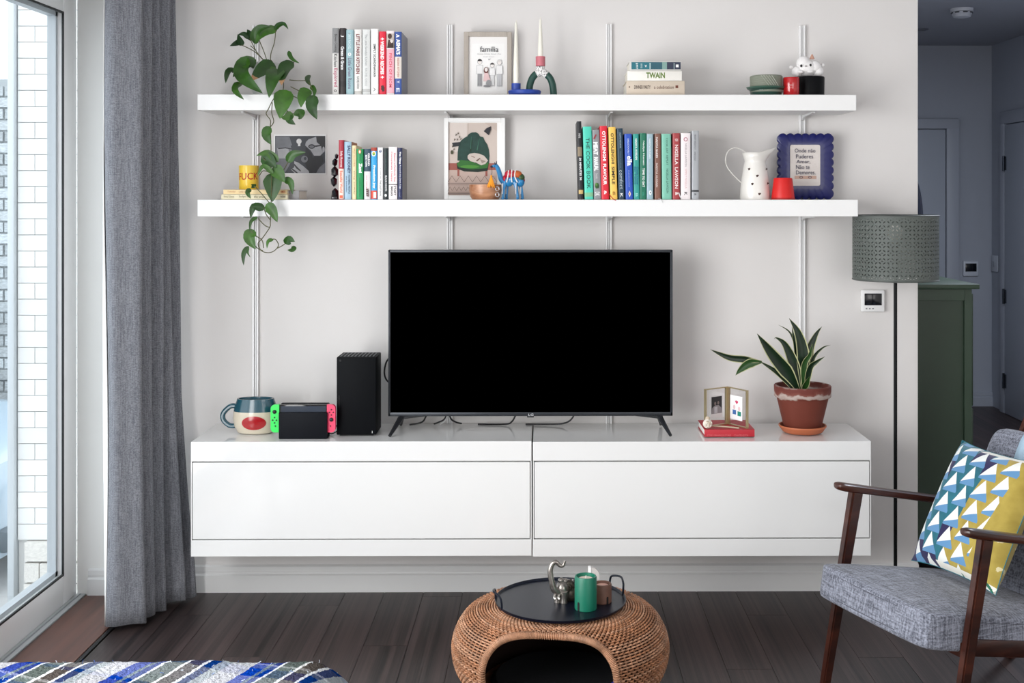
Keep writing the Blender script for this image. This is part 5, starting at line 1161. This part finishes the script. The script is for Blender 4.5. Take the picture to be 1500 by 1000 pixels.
# dark oval mirror behind the wall end
mx_ = W(1347, 290, .30)
mr_ = thing('oval_mirror', 'dark navy rimmed oval mirror behind the wall end, standing on the green cabinet', 'mirror', (1.462, .50, gz + .001))
b = MB(M('0c1a38', .3)); n = 48; P = []
hz = .222; cz = gz + .001 + hz + .012
for j in range(n): a = 2 * math.pi * j / n; P.append((1.462 + .078 * math.cos(a), .50, cz + hz * math.sin(a)))
b.tube(P, .012, 8, closed=True); b.build('frame', mr_)
b = MB(M('b8bcc4', .05, metal=1)); b.add([(p[0], .502, p[2]) for p in P] + [(p[0], .508, p[2]) for p in P], [list(range(n)), list(range(2 * n - 1, n - 1, -1))], 0, False); b.build('mirror_glass', mr_)

# ------------------------------------------------------------------ wicker pouf
pcx, pcy = WZ(821, 883, .25).x, -.862
pf = thing('wicker_pouf', 'round woven wicker pouf with a large arched opening, under the tray', 'pouf', (pcx, pcy, .001))
ctrl = [(.10, .234), (.185, .235), (.235, .229), (.275, .210), (.302, .172), (.3135, .128), (.308, .082), (.288, .042), (.255, .010), (.235, .003)]
prof = [(p.x, p.y) for p in smooth_path([(a, b_, 0) for a, b_ in ctrl], 8)]
sl = [0]
for (a, b_), (c_, d_) in zip(prof, prof[1:]): sl.append(sl[-1] + math.hypot(c_ - a, d_ - b_))
SL_ = sl[-1]
def pr_at(s):
    s = max(0, min(SL_ - 1e-6, s))
    for i in range(len(sl) - 1):
        if sl[i] <= s <= sl[i + 1]:
            u = (s - sl[i]) / max(sl[i + 1] - sl[i], 1e-9); a, b_ = prof[i], prof[i + 1]
            tx, tz = b_[0] - a[0], b_[1] - a[1]; l = math.hypot(tx, tz) or 1
            return a[0] + (b_[0] - a[0]) * u, a[1] + (b_[1] - a[1]) * u, -tz / l, tx / l
PHI0 = R(-90 - 8)
OS, OSH, OPH = .290, .157, R(36.5)     # opening centre along the profile, half height, half angle
def opening(phi, s):
    d = (phi - PHI0 + math.pi) % (2 * math.pi) - math.pi
    return (abs(d / OPH)) ** 2.6 + (abs((s - OS) / OSH)) ** 2.6
def pp(phi, s, off=0):
    r, z, nr, nz = pr_at(s); r += nr * off; z += nz * off
    return Vector((pcx + r * math.cos(phi), pcy + r * math.sin(phi), z + .003))
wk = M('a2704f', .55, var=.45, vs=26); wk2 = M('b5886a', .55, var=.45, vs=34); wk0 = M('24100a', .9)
# inner shell
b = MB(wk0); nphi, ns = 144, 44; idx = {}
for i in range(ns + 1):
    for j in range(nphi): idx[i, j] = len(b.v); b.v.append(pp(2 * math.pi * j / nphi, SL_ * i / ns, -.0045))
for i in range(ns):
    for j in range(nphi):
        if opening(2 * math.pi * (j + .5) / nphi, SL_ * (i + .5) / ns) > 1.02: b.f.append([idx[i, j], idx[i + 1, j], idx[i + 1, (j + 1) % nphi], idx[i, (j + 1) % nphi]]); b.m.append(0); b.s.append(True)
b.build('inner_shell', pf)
# woven strands: rings running over and under the stakes
NST = 96
rows = 58; mbs = MB(wk, wk2)
for k in range(rows):
    rc = int(random.random() < .42)
    s = SL_ * (k + .5) / rows; run = []; per = NST * 2; amp = .0046
    runs = []
    for j in range(per * 2 + 1):
        phi = PHI0 + math.pi * 0 + 2 * math.pi * (j / (per * 2)); 
        if opening(phi, s) < 1.0:
            if len(run) > 1: runs.append(run)
            run = []
        else: run.append(pp(phi, s, .001 + amp * math.cos(NST * (phi) + math.pi * k)))
    if len(run) > 1: runs.append(run)
    for rn in runs: mbs.tube(rn, .0027, 5, mi=rc)
o = mbs.build('weave', pf, sharp=80); o['kind'] = 'stuff'
stk = MB(wk)
for j in range(NST):
    phi = PHI0 + 2 * math.pi * (j + .5) / NST; run = []
    for i in range(40):
        s = SL_ * (i + .5) / 40
        if opening(phi, s) < 1.0:
            if len(run) > 1: stk.tube(run, .0026, 5)
            run = []
        else: run.append(pp(phi, s, -.001))
    if len(run) > 1: stk.tube(run, .0026, 5)
o = stk.build('stakes', pf, sharp=80); o['kind'] = 'stuff'
# bound rim of the opening
P = []
for j in range(72):
    a = 2 * math.pi * j / 72; ca, sa = math.cos(a), math.sin(a)
    P.append(pp(PHI0 + OPH * math.copysign(abs(ca) ** (2 / 2.6), ca), OS - OSH * math.copysign(abs(sa) ** (2 / 2.6), sa), .001))
MB(wk).tube(P, .0085, 8, closed=True).build('opening_rim', pf)
wr = MB(wk2)
for j in range(260):
    u = j / 260 * 72; i = int(u); f = u - i; c_ = P[i] * (1 - f) + P[(i + 1) % 72] * f; tdir = (P[(i + 1) % 72] - P[i]).normalized(); a1 = tdir.orthogonal().normalized(); a2 = tdir.cross(a1)
    wr.tube([c_ + (a1 * math.cos(q) + a2 * math.sin(q)) * .0098 + tdir * (q / 6.28 * .003) for q in [2 * math.pi * m_ / 7 for m_ in range(7)]], .0016, 4, closed=True)
o = wr.build('rim_binding', pf, sharp=80); o['kind'] = 'stuff'
MB(wk).lathe([(0, .002), (.24, .002), (.245, .008), (0, .010)], (pcx, pcy, .001), 40).build('base', pf)
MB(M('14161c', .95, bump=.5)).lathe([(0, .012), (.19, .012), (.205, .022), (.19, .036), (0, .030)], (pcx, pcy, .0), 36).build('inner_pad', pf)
# blue ball inside
p = Vector((pcx + .155, pcy - .165, .060)); tag(MB(M('1c2fb0', .35)).ell(p, (.022, .022, .022)).build('blue_ball'), 'small blue ball inside the wicker pouf', 'ball')
# tray
TZ = .2505
tr2 = thing('round_tray', 'round dark navy metal tray with two wire handles on the wicker pouf', 'tray', (pcx, pcy, TZ))
nv = M('0a1222', .34, metal=.2, spec=.35)
MB(nv).lathe([(0, 0), (.186, 0), (.191, .003), (.193, .010), (.191, .0105), (.188, .004), (0, .0028)], (pcx, pcy, TZ), 72).build('plate', tr2)
for a0, nm in ((R(194), 'h'), (R(24), 'h')):
    rad = .190; a1, a2 = a0 - R(13), a0 + R(13)
    def hpnt(a, r_, z): return Vector((pcx + r_ * math.cos(a), pcy + r_ * math.sin(a), TZ + z))
    P = [hpnt(a1, rad, .004), hpnt(a1, rad + .001, .026), hpnt(a1 + R(2.5), rad + .003, .040), hpnt(a0, rad + .010, .046), hpnt(a2 - R(2.5), rad + .003, .040), hpnt(a2, rad + .001, .026), hpnt(a2, rad, .004)]
    MB(nv).tube(smooth_path(P, 5), .0032, 8).build('handle', tr2)
tz = TZ + .0032
# green candle
c = WZ(858, 892, tz); c = Vector((c.x, WZ(858, 897, tz).y + .032, tz))
t = thing('green_candle_pot', 'tall green candle pot with small arched notch at the front of the tray', 'candle', c)
MB(M('0a6c54', .4)).lathe([(0, 0), (.030, 0), (.0318, .002), (.0318, .092), (.030, .0955), (.0265, .0955), (.025, .084), (0, .084)], c, 40).build('pot', t)
MB(M('e4d3c6', .5)).lathe([(0, .0845), (.0248, .0845), (.02, .088), (0, .088)], c, 28).build('wax', t)
MB(M('f2ece4', .6)).tube([c + Vector((0, 0, .087)), c + Vector((.001, 0, .096))], .001, 5).build('wick', t)
b = MB(M('0a0c0c', .8)); th0 = R(-90 - 42)
vs = []; 
for a in range(-5, 6):
    pass
def notch(c, r, th0, w, h, mat, par):
    vs = []; n_ = 8; pts = [(-w, .0), (w, .0)] + [(w * math.cos(R(q)), h - w + w * math.sin(R(q))) for q in range(0, 181, 30)]
    for (x, z) in pts: a = th0 + x / r; vs.append(c + Vector(((r + .0006) * math.cos(a), (r + .0006) * math.sin(a), z + .001)))
    MB(mat).add(vs, [list(range(len(vs)))], 0, False).build('notch', par)
notch(c, .0318, th0, .0035, .026, M('0a0c0c', .8), t)
# brown cup candle
c2 = WZ(883, 880, tz); c2 = Vector((W(882, 0, -.865).x, WZ(883, 886, tz).y + .028, tz))
t = thing('brown_candle_pot', 'short brown stoneware candle pot with pink wax behind the green one', 'candle', c2)
MB(M('6b4a3c', .55, var=.15, vs=40)).lathe([(0, 0), (.026, 0), (.0275, .002), (.0275, .052), (.026, .055), (.022, .055), (.021, .046), (0, .046)], c2, 36).build('pot', t)
MB(M('dcae9e', .5)).lathe([(0, .0465), (.0208, .0465), (.018, .049), (0, .049)], c2, 28).build('wax', t)
notch(c2, .0275, R(-90 + 30), .0032, .022, M('0a0c0c', .8), t)
# half disc ornament
hd_ = Vector((W(866, 0, -.80).x, c2.y + .052, tz)); hgt = W(866, 831, hd_.y).z - tz
t = thing('half_disc_ornament', 'white and grey half-disc ornament standing behind the candles on the tray', 'ornament', hd_)
pl = [(hd_.x, tz), (hd_.x, tz + hgt)] + [(hd_.x + .002 + .022 * math.sin(R(q)), tz + hgt - .028 + .028 * math.cos(R(q))) for q in range(0, 91, 15)] + [(hd_.x + .024, tz)]
MB(M('cfcac6', .6)).prism(pl, hd_.y - .004, hd_.y + .012).build('half_disc', t)
MB(M('f4f2f0', .5)).box(hd_.x - .010, hd_.x - .0003, hd_.y - .006, hd_.y + .014, tz, tz + hgt + .002, bev=.002).build('white_slab', t)
# elephant
ey = -.845; e0 = W(826, 0, ey)
el = thing('elephant_figurine', 'antiqued silver elephant figurine with raised trunk on the tray', 'figurine', (e0.x, ey, tz))
sv = M('9a948e', .28, metal=.85, var=.35, vs=45); sv2 = M('5f584f', .35, metal=.7, var=.4, vs=40)
def E(px, py, dy=0): return W(px, py, ey + dy)
MB(sv2).ell(E(836, 866), (.030, .036, .030)).ell(E(828, 872, -.012), (.021, .026, .022)).ell(E(830, 860, -.01), (.024, .026, .024)).build('body', el)
MB(sv).ell(E(824, 862, -.028), (.020, .020, .024)).ell(E(822, 850, -.026), (.010, .010, .009)).ell(E(828, 851, -.022), (.010, .010, .009)).build('head', el)
tp = smooth_path([E(818, 868, -.040), E(811, 862, -.046), E(808, 850, -.046), E(806, 836, -.044), E(809, 826, -.042), E(815, 823, -.042), E(820, 828, -.042), (E(825, 828, -.042)), E(827.5, 821, -.042)], 5); k = len(tp)
MB(sv).tube(tp, [.0105 - .0068 * i / k for i in range(k)], 12).build('trunk', el)
for dx_, dy_ in ((2, -.032), (-6, -.012)):
    MB(sv2).ell(E(832 + dx_, 862, dy_ + .004), (.017, .005, .021), 0, 14, Matrix.Rotation(R(20), 3, 'Z')).tube([E(832 + dx_ + 5 * math.cos(q) * (1 - q / 12), 861 + 5 * math.sin(q) * (1 - q / 12), dy_ - .002) for q in [i * .5 for i in range(20)]], .0016, 5).build('ear', el)
for dx_ in (0, 6): MB(M('c9c4bc', .3, metal=.8)).tube(smooth_path([E(814 + dx_, 869, -.044), E(812 + dx_, 875, -.054), E(815 + dx_, 877, -.058)], 4), [.0035] * 8 + [.001], 6).build('tusk', el)
b = MB(sv); p = E(821, 875, -.028); b.lathe([(.016, .0), (.017, .006), (.0165, .012), (.018, .014), (.018, .019), (.015, .022)], (p.x, p.y, tz + .022), 20); b.build('chest_band', el)
for (px, dy_) in ((817, -.035), (826, -.040), (836, .005), (842, -.01)):
    p = E(px, 880, dy_); MB(sv).lathe([(0, 0), (.0105, 0), (.011, .004), (.009, .009), (.0115, .022), (.013, .034), (0, .042)], (p.x, p.y, tz), 14).build('leg', el)
b = MB(M('3a3430', .4, metal=.6), M('c9c4bc', .3, metal=.8))
for i in range(5): 
    pts = [E(836 + i * 3, 848.5 + i * .7, dy_) for dy_ in (-.03, -.015, 0, .02)]; b.tube([p + Vector((0, 0, .0)) for p in pts], .0022, 6, i % 2)
b.build('striped_rug', el)

# ------------------------------------------------------------------ armchair
O = Vector((.951, -1.148, .001)); RZ = math.atan2(.385, .923)
ch = thing('armchair', 'mid-century armchair with dark wooden arms and grey tweed cushions', 'armchair', O, RZ)
wd2 = wood('220d08', '4a2317', .28, 9, 'X')
def local(b, nm): return b.build(nm, ch, local=True)
sl_ = math.tan(R(11.5))
for v_ in (.262, -.262):
    b = MB(wd2); us = [0, .004, .02, .06, .2, .4, .60, .66]; ws = [.010, .018, .023, .024, .023, .022, .020, .012]; ts = [.007, .010, .0125, .0125, .012, .012, .011, .008]; vs = []; n = 12
    for u_, w_, t_ in zip(us, ws, ts):
        zc = .598 - u_ * sl_
        for j in range(n): a = 2 * math.pi * j / n; vs.append((u_, v_ + w_ * (abs(math.cos(a)) ** .7) * math.copysign(1, math.cos(a)), zc + t_ * (abs(math.sin(a)) ** .7) * math.copysign(1, math.sin(a))))
    m_ = len(us); b.add(vs, [[i * n + j, i * n + (j + 1) % n, (i + 1) * n + (j + 1) % n, (i + 1) * n + j] for i in range(m_ - 1) for j in range(n)] + [list(range(n)), [(m_ - 1) * n + j for j in range(n)]])
    local(b, 'armrest')
    def leg(p0, p1, w0, w1, d0, d1):
        b = MB(wd2); bm = bmesh.new(); bmesh.ops.create_cube(bm, size=1); bmesh.ops.subdivide_edges(bm, edges=[e for e in bm.edges if abs(e.verts[0].co.z - e.verts[1].co.z) > .5], cuts=2)
        bmesh.ops.bevel(bm, geom=[e for e in bm.edges if len({round(v.co.x, 3) for v in e.verts}) == 1 and len({round(v.co.y, 3) for v in e.verts}) == 1 and abs(e.verts[0].co.x) > .4 and abs(e.verts[0].co.y) > .4], offset=.15, segments=2, affect='EDGES')
        for vv in bm.verts:
            t_ = vv.co.z + .5; c_ = Vector(p1).lerp(Vector(p0), t_); vv.co = c_ + Vector((vv.co.x * (w1 + (w0 - w1) * t_), vv.co.y * (d1 + (d0 - d1) * t_), 0))
        bm.verts.index_update(); b.add([vv.co for vv in bm.verts], [[vv.index for vv in f.verts] for f in bm.faces]); bm.free(); return b
    local(leg((.070, v_, .578), (-.045, v_, 0), .040, .026, .026, .022), 'leg')
    local(leg((.50, v_, .49), (.66, v_, 0), .040, .026, .026, .022), 'leg')
    local(leg((.40, v_ * .85, .20), (.70, v_ * .85, .76), .03, .03, .02, .02), 'back_post')
    b = MB(wd2).box(0, .50, -.010, .010, -.022, .022, bev=.004, mat4=Matrix.Translation((.03, v_ * .93, .300)) @ Matrix.Rotation(R(9.5), 4, 'Y')); local(b, 'side_rail')
b = MB(wd2).box(-.012, .012, -.25, .25, -.02, .02, bev=.004, mat4=Matrix.Translation((.012, 0, .298))); local(b, 'front_rail')
b = MB(wd2).box(-.012, .012, -.25, .25, -.02, .02, bev=.004, mat4=Matrix.Translation((.50, 0, .225))); local(b, 'rear_rail')
for z_, u_ in ((.34, .48), (.46, .545), (.58, .61), (.70, .672)): local(MB(wd2).box(-.006, .006, -.22, .22, -.018, .018, bev=.003, mat4=Matrix.Translation((u_, 0, z_))), 'back_slat')
twd = fabric('chair_tweed', '50525c', '9599a6', 210, bump=.5)
pip = M('4a4c55', .9)
def cushion(lx_, ly_, lz_, mt, nm, puff=.012, rnd=.028):
    nx, ny, nz = 16, 16, 4; b = MB(twd)
    bm = bmesh.new(); bmesh.ops.create_cube(bm, size=1); bmesh.ops.subdivide_edges(bm, edges=bm.edges, cuts=9, use_grid_fill=True)
    for v_ in bm.verts:
        x, y, z = v_.co * 2
        px_, py_, pz_ = x * lx_ / 2, y * ly_ / 2, z * lz_ / 2
        q = Vector((max(-lx_ / 2 + rnd, min(lx_ / 2 - rnd, px_)), max(-ly_ / 2 + rnd, min(ly_ / 2 - rnd, py_)), max(-lz_ / 2 + rnd, min(lz_ / 2 - rnd, pz_))))
        d_ = Vector((px_, py_, pz_)) - q
        if d_.length > 1e-6: d_ = d_.normalized() * rnd
        p = q + d_
        p.z += puff * (1 - x ** 4) * (1 - y ** 4) * z
        p.x += .006 * (1 - y ** 2) * x; p.y += .004 * (1 - x ** 2) * y
        v_.co = mt @ p
    bm.verts.index_update(); b.add([v_.co for v_ in bm.verts], [[v_.index for v_ in f.verts] for f in bm.faces]); bm.free()
    o = local(b, nm); md = o.modifiers.new('s', 'SUBSURF'); md.levels = md.render_levels = 1
    # piping seams
    for zz in (.30, -.30):
        P = []; hx, hy_ = lx_ / 2 - .002, ly_ / 2 - .002
        for (ax, ay, bx, by) in ((-1, -1, 1, -1), (1, -1, 1, 1), (1, 1, -1, 1), (-1, 1, -1, -1)):
            for i in range(8):
                t_ = i / 8; X = (ax + (bx - ax) * t_); Y_ = (ay + (by - ay) * t_)
                f = (abs(X) ** 10 + abs(Y_) ** 10) ** .1
                P.append(mt @ Vector((X / f * hx + .006 * (1 - Y_ ** 2) * X, Y_ / f * hy_ + .004 * (1 - X ** 2) * Y_, lz_ * zz)))
        q = MB(pip).tube(P, .0022, 6, closed=True); q.build('piping', o, local=True)
    return o
SR = Matrix.Rotation(R(9.5), 4, 'Y')
seat_mt = Matrix.Translation((-.092, -.012, .400)) @ SR @ Matrix.Translation((.28, 0, -.046))
cushion(.56, .468, .100, seat_mt, 'seat_cushion', rnd=.015)
back_mt = Matrix.Translation((.50, -.0, .52)) @ Matrix.Rotation(R(24), 4, 'Y')
cushion(.10, .468, .46, back_mt, 'back_cushion', puff=.0, rnd=.045)

# patterned cushion
def L2W(u, v_, z): return O + Vector((u * math.cos(RZ) - v_ * math.sin(RZ), u * math.sin(RZ) + v_ * math.cos(RZ), z))
pa = (L2W(.25, .215, .40) - L2W(.25, -.12, .40)).normalized()      # towards the far side
pup = (L2W(.42, 0, .70) - L2W(.235, 0, .37)).normalized()
pn = pup.cross(pa).normalized()
if pn.dot(Vector((0, -1, 0))) < 0: pn = -pn
PW, PH = .335, .385
pbase = L2W(.220, .020, .372)
pcen = pbase + pup * (PH / 2) + pn * .01
pat = bpy.data.materials.new('triangle_print'); pat.use_nodes = True; nt = pat.node_tree; N = nt.nodes; L2 = nt.links; bs = N['Principled BSDF']; bs.inputs['Roughness'].default_value = .8; bs.inputs['Sheen Weight'].default_value = .2
uv = N.new('ShaderNodeUVMap'); se = N.new('ShaderNodeSeparateXYZ'); L2.new(uv.outputs[0], se.inputs[0]); U, V = se.outputs[0], se.outputs[1]
cu = MT('MULTIPLY', U, 5.6); iu = MT('FLOOR', cu); fu = MT('FRACT', cu)
cv = MT('ADD', MT('MULTIPLY', V, 6.2), MT('MULTIPLY', iu, .5)); iv = MT('FLOOR', cv); fv = MT('FRACT', cv)
au = MT('ABSOLUTE', MT('SUBTRACT', MT('MULTIPLY', fu, 2), 1)); tri = MT('LESS_THAN', au, MT('MULTIPLY', MT('SUBTRACT', 1, fv), 1.12))
low = MT('LESS_THAN', fv, MT('ADD', .12, MT('MULTIPLY', fu, .36)))
cmb = N.new('ShaderNodeCombineXYZ'); L2.new(iu, cmb.inputs[0]); L2.new(iv, cmb.inputs[1]); wn = N.new('ShaderNodeTexWhiteNoise'); wn.noise_dimensions = '2D'; L2.new(cmb.outputs[0], wn.inputs[0])
def mixc(fac, a, b_):
    x = N.new('ShaderNodeMix'); x.data_type = 'RGBA'
    L2.new(fac, x.inputs[0])
    for i, q in ((6, a), (7, b_)):
        if isinstance(q, str): x.inputs[i].default_value = lin(q)
        else: L2.new(q, x.inputs[i])
    return x.outputs[2]
nz_ = N.new('ShaderNodeTexNoise'); nz_.inputs['Scale'].default_value = 9; nz_.inputs['Detail'].default_value = 5; L2.new(uv.outputs[0], nz_.inputs[0])
blot = MT('GREATER_THAN', nz_.outputs[0], .60)
teal = mixc(nz_.outputs[0], '063f56', '1f7a88'); must = mixc(nz_.outputs[0], '85701c', 'c0ab52')
teal = mixc(MT('GREATER_THAN', wn.outputs[0], .86), teal, '1c1448')
isM = MT('GREATER_THAN', MT('ADD', U, MT('MULTIPLY', V, -.25)), .40)
back_ = mixc(isM, teal, must); tric = mixc(low, 'e2e4e0', '5a8ab4')
body = mixc(tri, back_, tric)
right = MT('GREATER_THAN', MT('ADD', U, MT('MULTIPLY', V, -.22)), .70)
must2 = mixc(MT('GREATER_THAN', nz_.outputs[0], .66), must, 'dcd2a6')
body = mixc(right, body, must2)
edgeL = MT('LESS_THAN', U, .07); body = mixc(edgeL, body, teal)
gry = mixc(blot, 'e6e4da', '1f6a50'); strip = MT('LESS_THAN', MT('MINIMUM', V, MT('SUBTRACT', 1, V)), .045)
body = mixc(MT('MULTIPLY', strip, MT('GREATER_THAN', U, .35)), body, gry)
L2.new(body, bs.inputs['Base Color'])
pl_t = thing('patterned_cushion', 'teal, white and mustard triangle-patterned cushion leaning in the armchair', 'cushion', pbase)
b = MB(pat); n = 26; vs = []; uvs = []
for side in (1, -1):
    for i in range(n + 1):
        for j in range(n + 1):
            a = -1 + 2 * i / n; c_ = -1 + 2 * j / n
            pin = 1 - .07 * (1 - abs(a) ** 2.5) * (abs(c_) ** 3); pin2 = 1 - .07 * (1 - abs(c_) ** 2.5) * (abs(a) ** 3)
            th = .062 * max(0, (1 - abs(a) ** 3.2) * (1 - abs(c_) ** 3.2)) ** .55
            th += .004 * math.sin(7 * a + 3 * c_) * (1 - abs(a)) * (1 - abs(c_))
            vs.append(pcen + pa * (-a) * PW / 2 * pin2 + pup * c_ * PH / 2 * pin + pn * side * th); uvs.append(((a + 1) / 2, (c_ + 1) / 2))
m_ = (n + 1) ** 2
fs = [[s * m_ + i * (n + 1) + j, s * m_ + (i + 1) * (n + 1) + j, s * m_ + (i + 1) * (n + 1) + j + 1, s * m_ + i * (n + 1) + j + 1] for s in (0, 1) for i in range(n) for j in range(n)]
b.add(vs, fs); b.uv = uvs; b.build('cover', pl_t, sharp=80)
P = []
for k in range(4 * 16):
    q = k / 16; e = int(q); t_ = -1 + 2 * (q - e); a, c_ = [(t_, -1), (1, t_), (-t_, 1), (-1, -t_)][e]
    pin = 1 - .07 * (1 - abs(a) ** 2.5) * (abs(c_) ** 3); pin2 = 1 - .07 * (1 - abs(c_) ** 2.5) * (abs(a) ** 3)
    P.append(pcen + pa * (-a) * PW / 2 * pin2 + pup * c_ * PH / 2 * pin)
MB(M('2f6f7c', .8)).tube(P, .0014, 6, closed=True).build('seam', pl_t)
# pale blue knitted throw over the back
b = MB(M('a9c3d6', .9, bump=1.0, bs=160)); vs = []; n1, n2 = 14, 16
prof_ = [(back_mt @ Vector((a, 0, b_))) for a, b_ in ((-.062, .02), (-.064, .10), (-.063, .17), (-.055, .215), (-.03, .241), (0, .246), (.03, .241), (.055, .215), (.062, .18))]
prof_ = smooth_path([(p.x, p.z, 0) for p in prof_], 3)
for i in range(n1 + 1):
    v_ = .10 - .27 * i / n1
    for p in prof_: vs.append(L2W(p.x + .004 * math.sin(i * 1.7), v_ - .02, p.y + .004 * math.sin(i * 1.3)))
k = len(prof_)
b.add(vs, [[i * k + j, i * k + j + 1, (i + 1) * k + j + 1, (i + 1) * k + j] for i in range(n1) for j in range(k - 1)])
o = b.build('knitted_throw'); tag(o, 'pale blue knitted throw hung over the armchair back', 'throw'); md = o.modifiers.new('s', 'SOLIDIFY'); md.thickness = .006; md.offset = 0

# ------------------------------------------------------------------ sofa corner with plaid blanket (bottom left)
sy = -1.90
sf = thing('sofa', 'corner of a dark grey sofa under the plaid blanket at lower left', 'sofa', (-.95, -2.5, .001))
MB(M('4c4e55', .95, var=.05)).box(-1.35, -.42, -2.97, -1.85, .12, .425, bev=.05, seg=4).build('seat_base', sf)
for x_, y_ in ((-1.28, -1.92), (-.49, -1.92), (-1.28, -2.89), (-.49, -2.89)): MB(wd2).tube([(x_, y_, .13), (x_, y_, 0.001)], [.022, .015], 10).build('leg', sf)
pl2 = bpy.data.materials.new('plaid_wool'); pl2.use_nodes = True; nt = pl2.node_tree; N = nt.nodes; L2 = nt.links; bs = bs = N['Principled BSDF']; bs.inputs['Roughness'].default_value = 1; bs.inputs['Specular IOR Level'].default_value = .0
tc = N.new('ShaderNodeTexCoord'); mp = N.new('ShaderNodeMapping'); mp.inputs['Rotation'].default_value = (0, 0, R(22)); L2.new(tc.outputs['Object'], mp.inputs[0]); se = N.new('ShaderNodeSeparateXYZ'); L2.new(mp.outputs[0], se.inputs[0])
nn_ = N.new('ShaderNodeTexNoise'); nn_.inputs['Scale'].default_value = 130; L2.new(tc.outputs['Object'], nn_.inputs[0])
def band(out, period, stops):
    w_ = MT('FRACT', MT('ADD', MT('DIVIDE', out, period), MT('MULTIPLY', nn_.outputs[0], .035))); r = N.new('ShaderNodeValToRGB'); r.color_ramp.interpolation = 'CONSTANT'; els = r.color_ramp.elements
    els[0].position = 0; els[0].color = lin(stops[0][1]); els[1].position = stops[1][0]; els[1].color = lin(stops[1][1])
    for p_, c_ in stops[2:]: e = els.new(p_); e.color = lin(c_)
    L2.new(w_, r.inputs[0]); return r.outputs[0]
A_ = band(se.outputs[0], .235, [(0, 'a6a7ac'), (.20, '06308a'), (.33, '5a6a74'), (.37, '062c74'), (.43, 'c8cccf'), (.46, '46524f'), (.62, 'd0d0d0'), (.65, '3e3835'), (.78, 'c6c8ca'), (.81, '0a2858'), (.90, '8a9296')])
B_ = band(se.outputs[1], .24, [(0, 'a6a7ac'), (.28, '06307c'), (.45, '7a807e'), (.52, 'd0d0d0'), (.56, '5a5550'), (.78, '062c70'), (.84, 'a0a4a6')])
x = N.new('ShaderNodeMix'); x.data_type = 'RGBA'; x.inputs[0].default_value = .22; L2.new(A_, x.inputs[6]); L2.new(B_, x.inputs[7]); L2.new(x.outputs[2], bs.inputs['Base Color'])
bp = N.new('ShaderNodeBump'); bp.inputs['Strength'].default_value = 1; bp.inputs['Distance'].default_value = .006; L2.new(nn_.outputs[0], bp.inputs['Height']); L2.new(bp.outputs[0], bs.inputs['Normal'])
b = MB(pl2); vs = []; nx, ny = 110, 80
import mathutils
for j in range(ny + 1):
    for i in range(nx + 1):
        x_ = -1.42 + 1.09 * i / nx; s = -2.97 + 1.36 * j / ny
        y_ = s; z_ = .455
        ye = -1.845                         # the edge where the cloth folds over
        if s > ye:
            q = s - ye; r_ = .04
            if q < r_ * 1.57: y_ = ye + r_ * math.sin(q / r_); z_ = .455 - r_ * (1 - math.cos(q / r_))
            else: y_ = ye + r_; z_ = .455 - r_ - (q - r_ * 1.57)
        e = (x_ + .50) 
        if e > 0: z_ -= min(1, (e / .17)) ** 2 * .17 * (1 if z_ > .3 else .4)
        nzv = mathutils.noise.noise(Vector((x_ * 6, s * 6, 0))) * .008 + mathutils.noise.noise(Vector((x_ * 60, s * 60, 2))) * .002
        vs.append((x_, y_ + (nzv if s > ye else 0), z_ + nzv))
b.add(vs, [[j * (nx + 1) + i, j * (nx + 1) + i + 1, (j + 1) * (nx + 1) + i + 1, (j + 1) * (nx + 1) + i] for j in range(ny) for i in range(nx)])
bl_ = b.build('plaid_blanket', sharp=80); tag(bl_, 'fluffy blue, white and taupe plaid blanket over the sofa at lower left', 'blanket')
md = bl_.modifiers.new('s', 'SOLIDIFY'); md.thickness = .006
fz = MB(M('b9c4cf', 1.0), M('3a62a8', 1.0)); random.seed(3)
for i in range(700):
    k_ = random.randrange(len(vs)); p = Vector(vs[k_])
    if p.y < -2.05 or p.y > -1.79: continue
    d_ = Vector((random.uniform(-1, 1), random.uniform(-1, 1), random.uniform(.3, 1.2))).normalized() * random.uniform(.004, .009)
    fz.tube([p, p + d_ * .6 + Vector((.001, 0, 0)), p + d_], .0005, 3, random.random() < .3)
o = fz.build('wool_fuzz', bl_); o['kind'] = 'stuff'
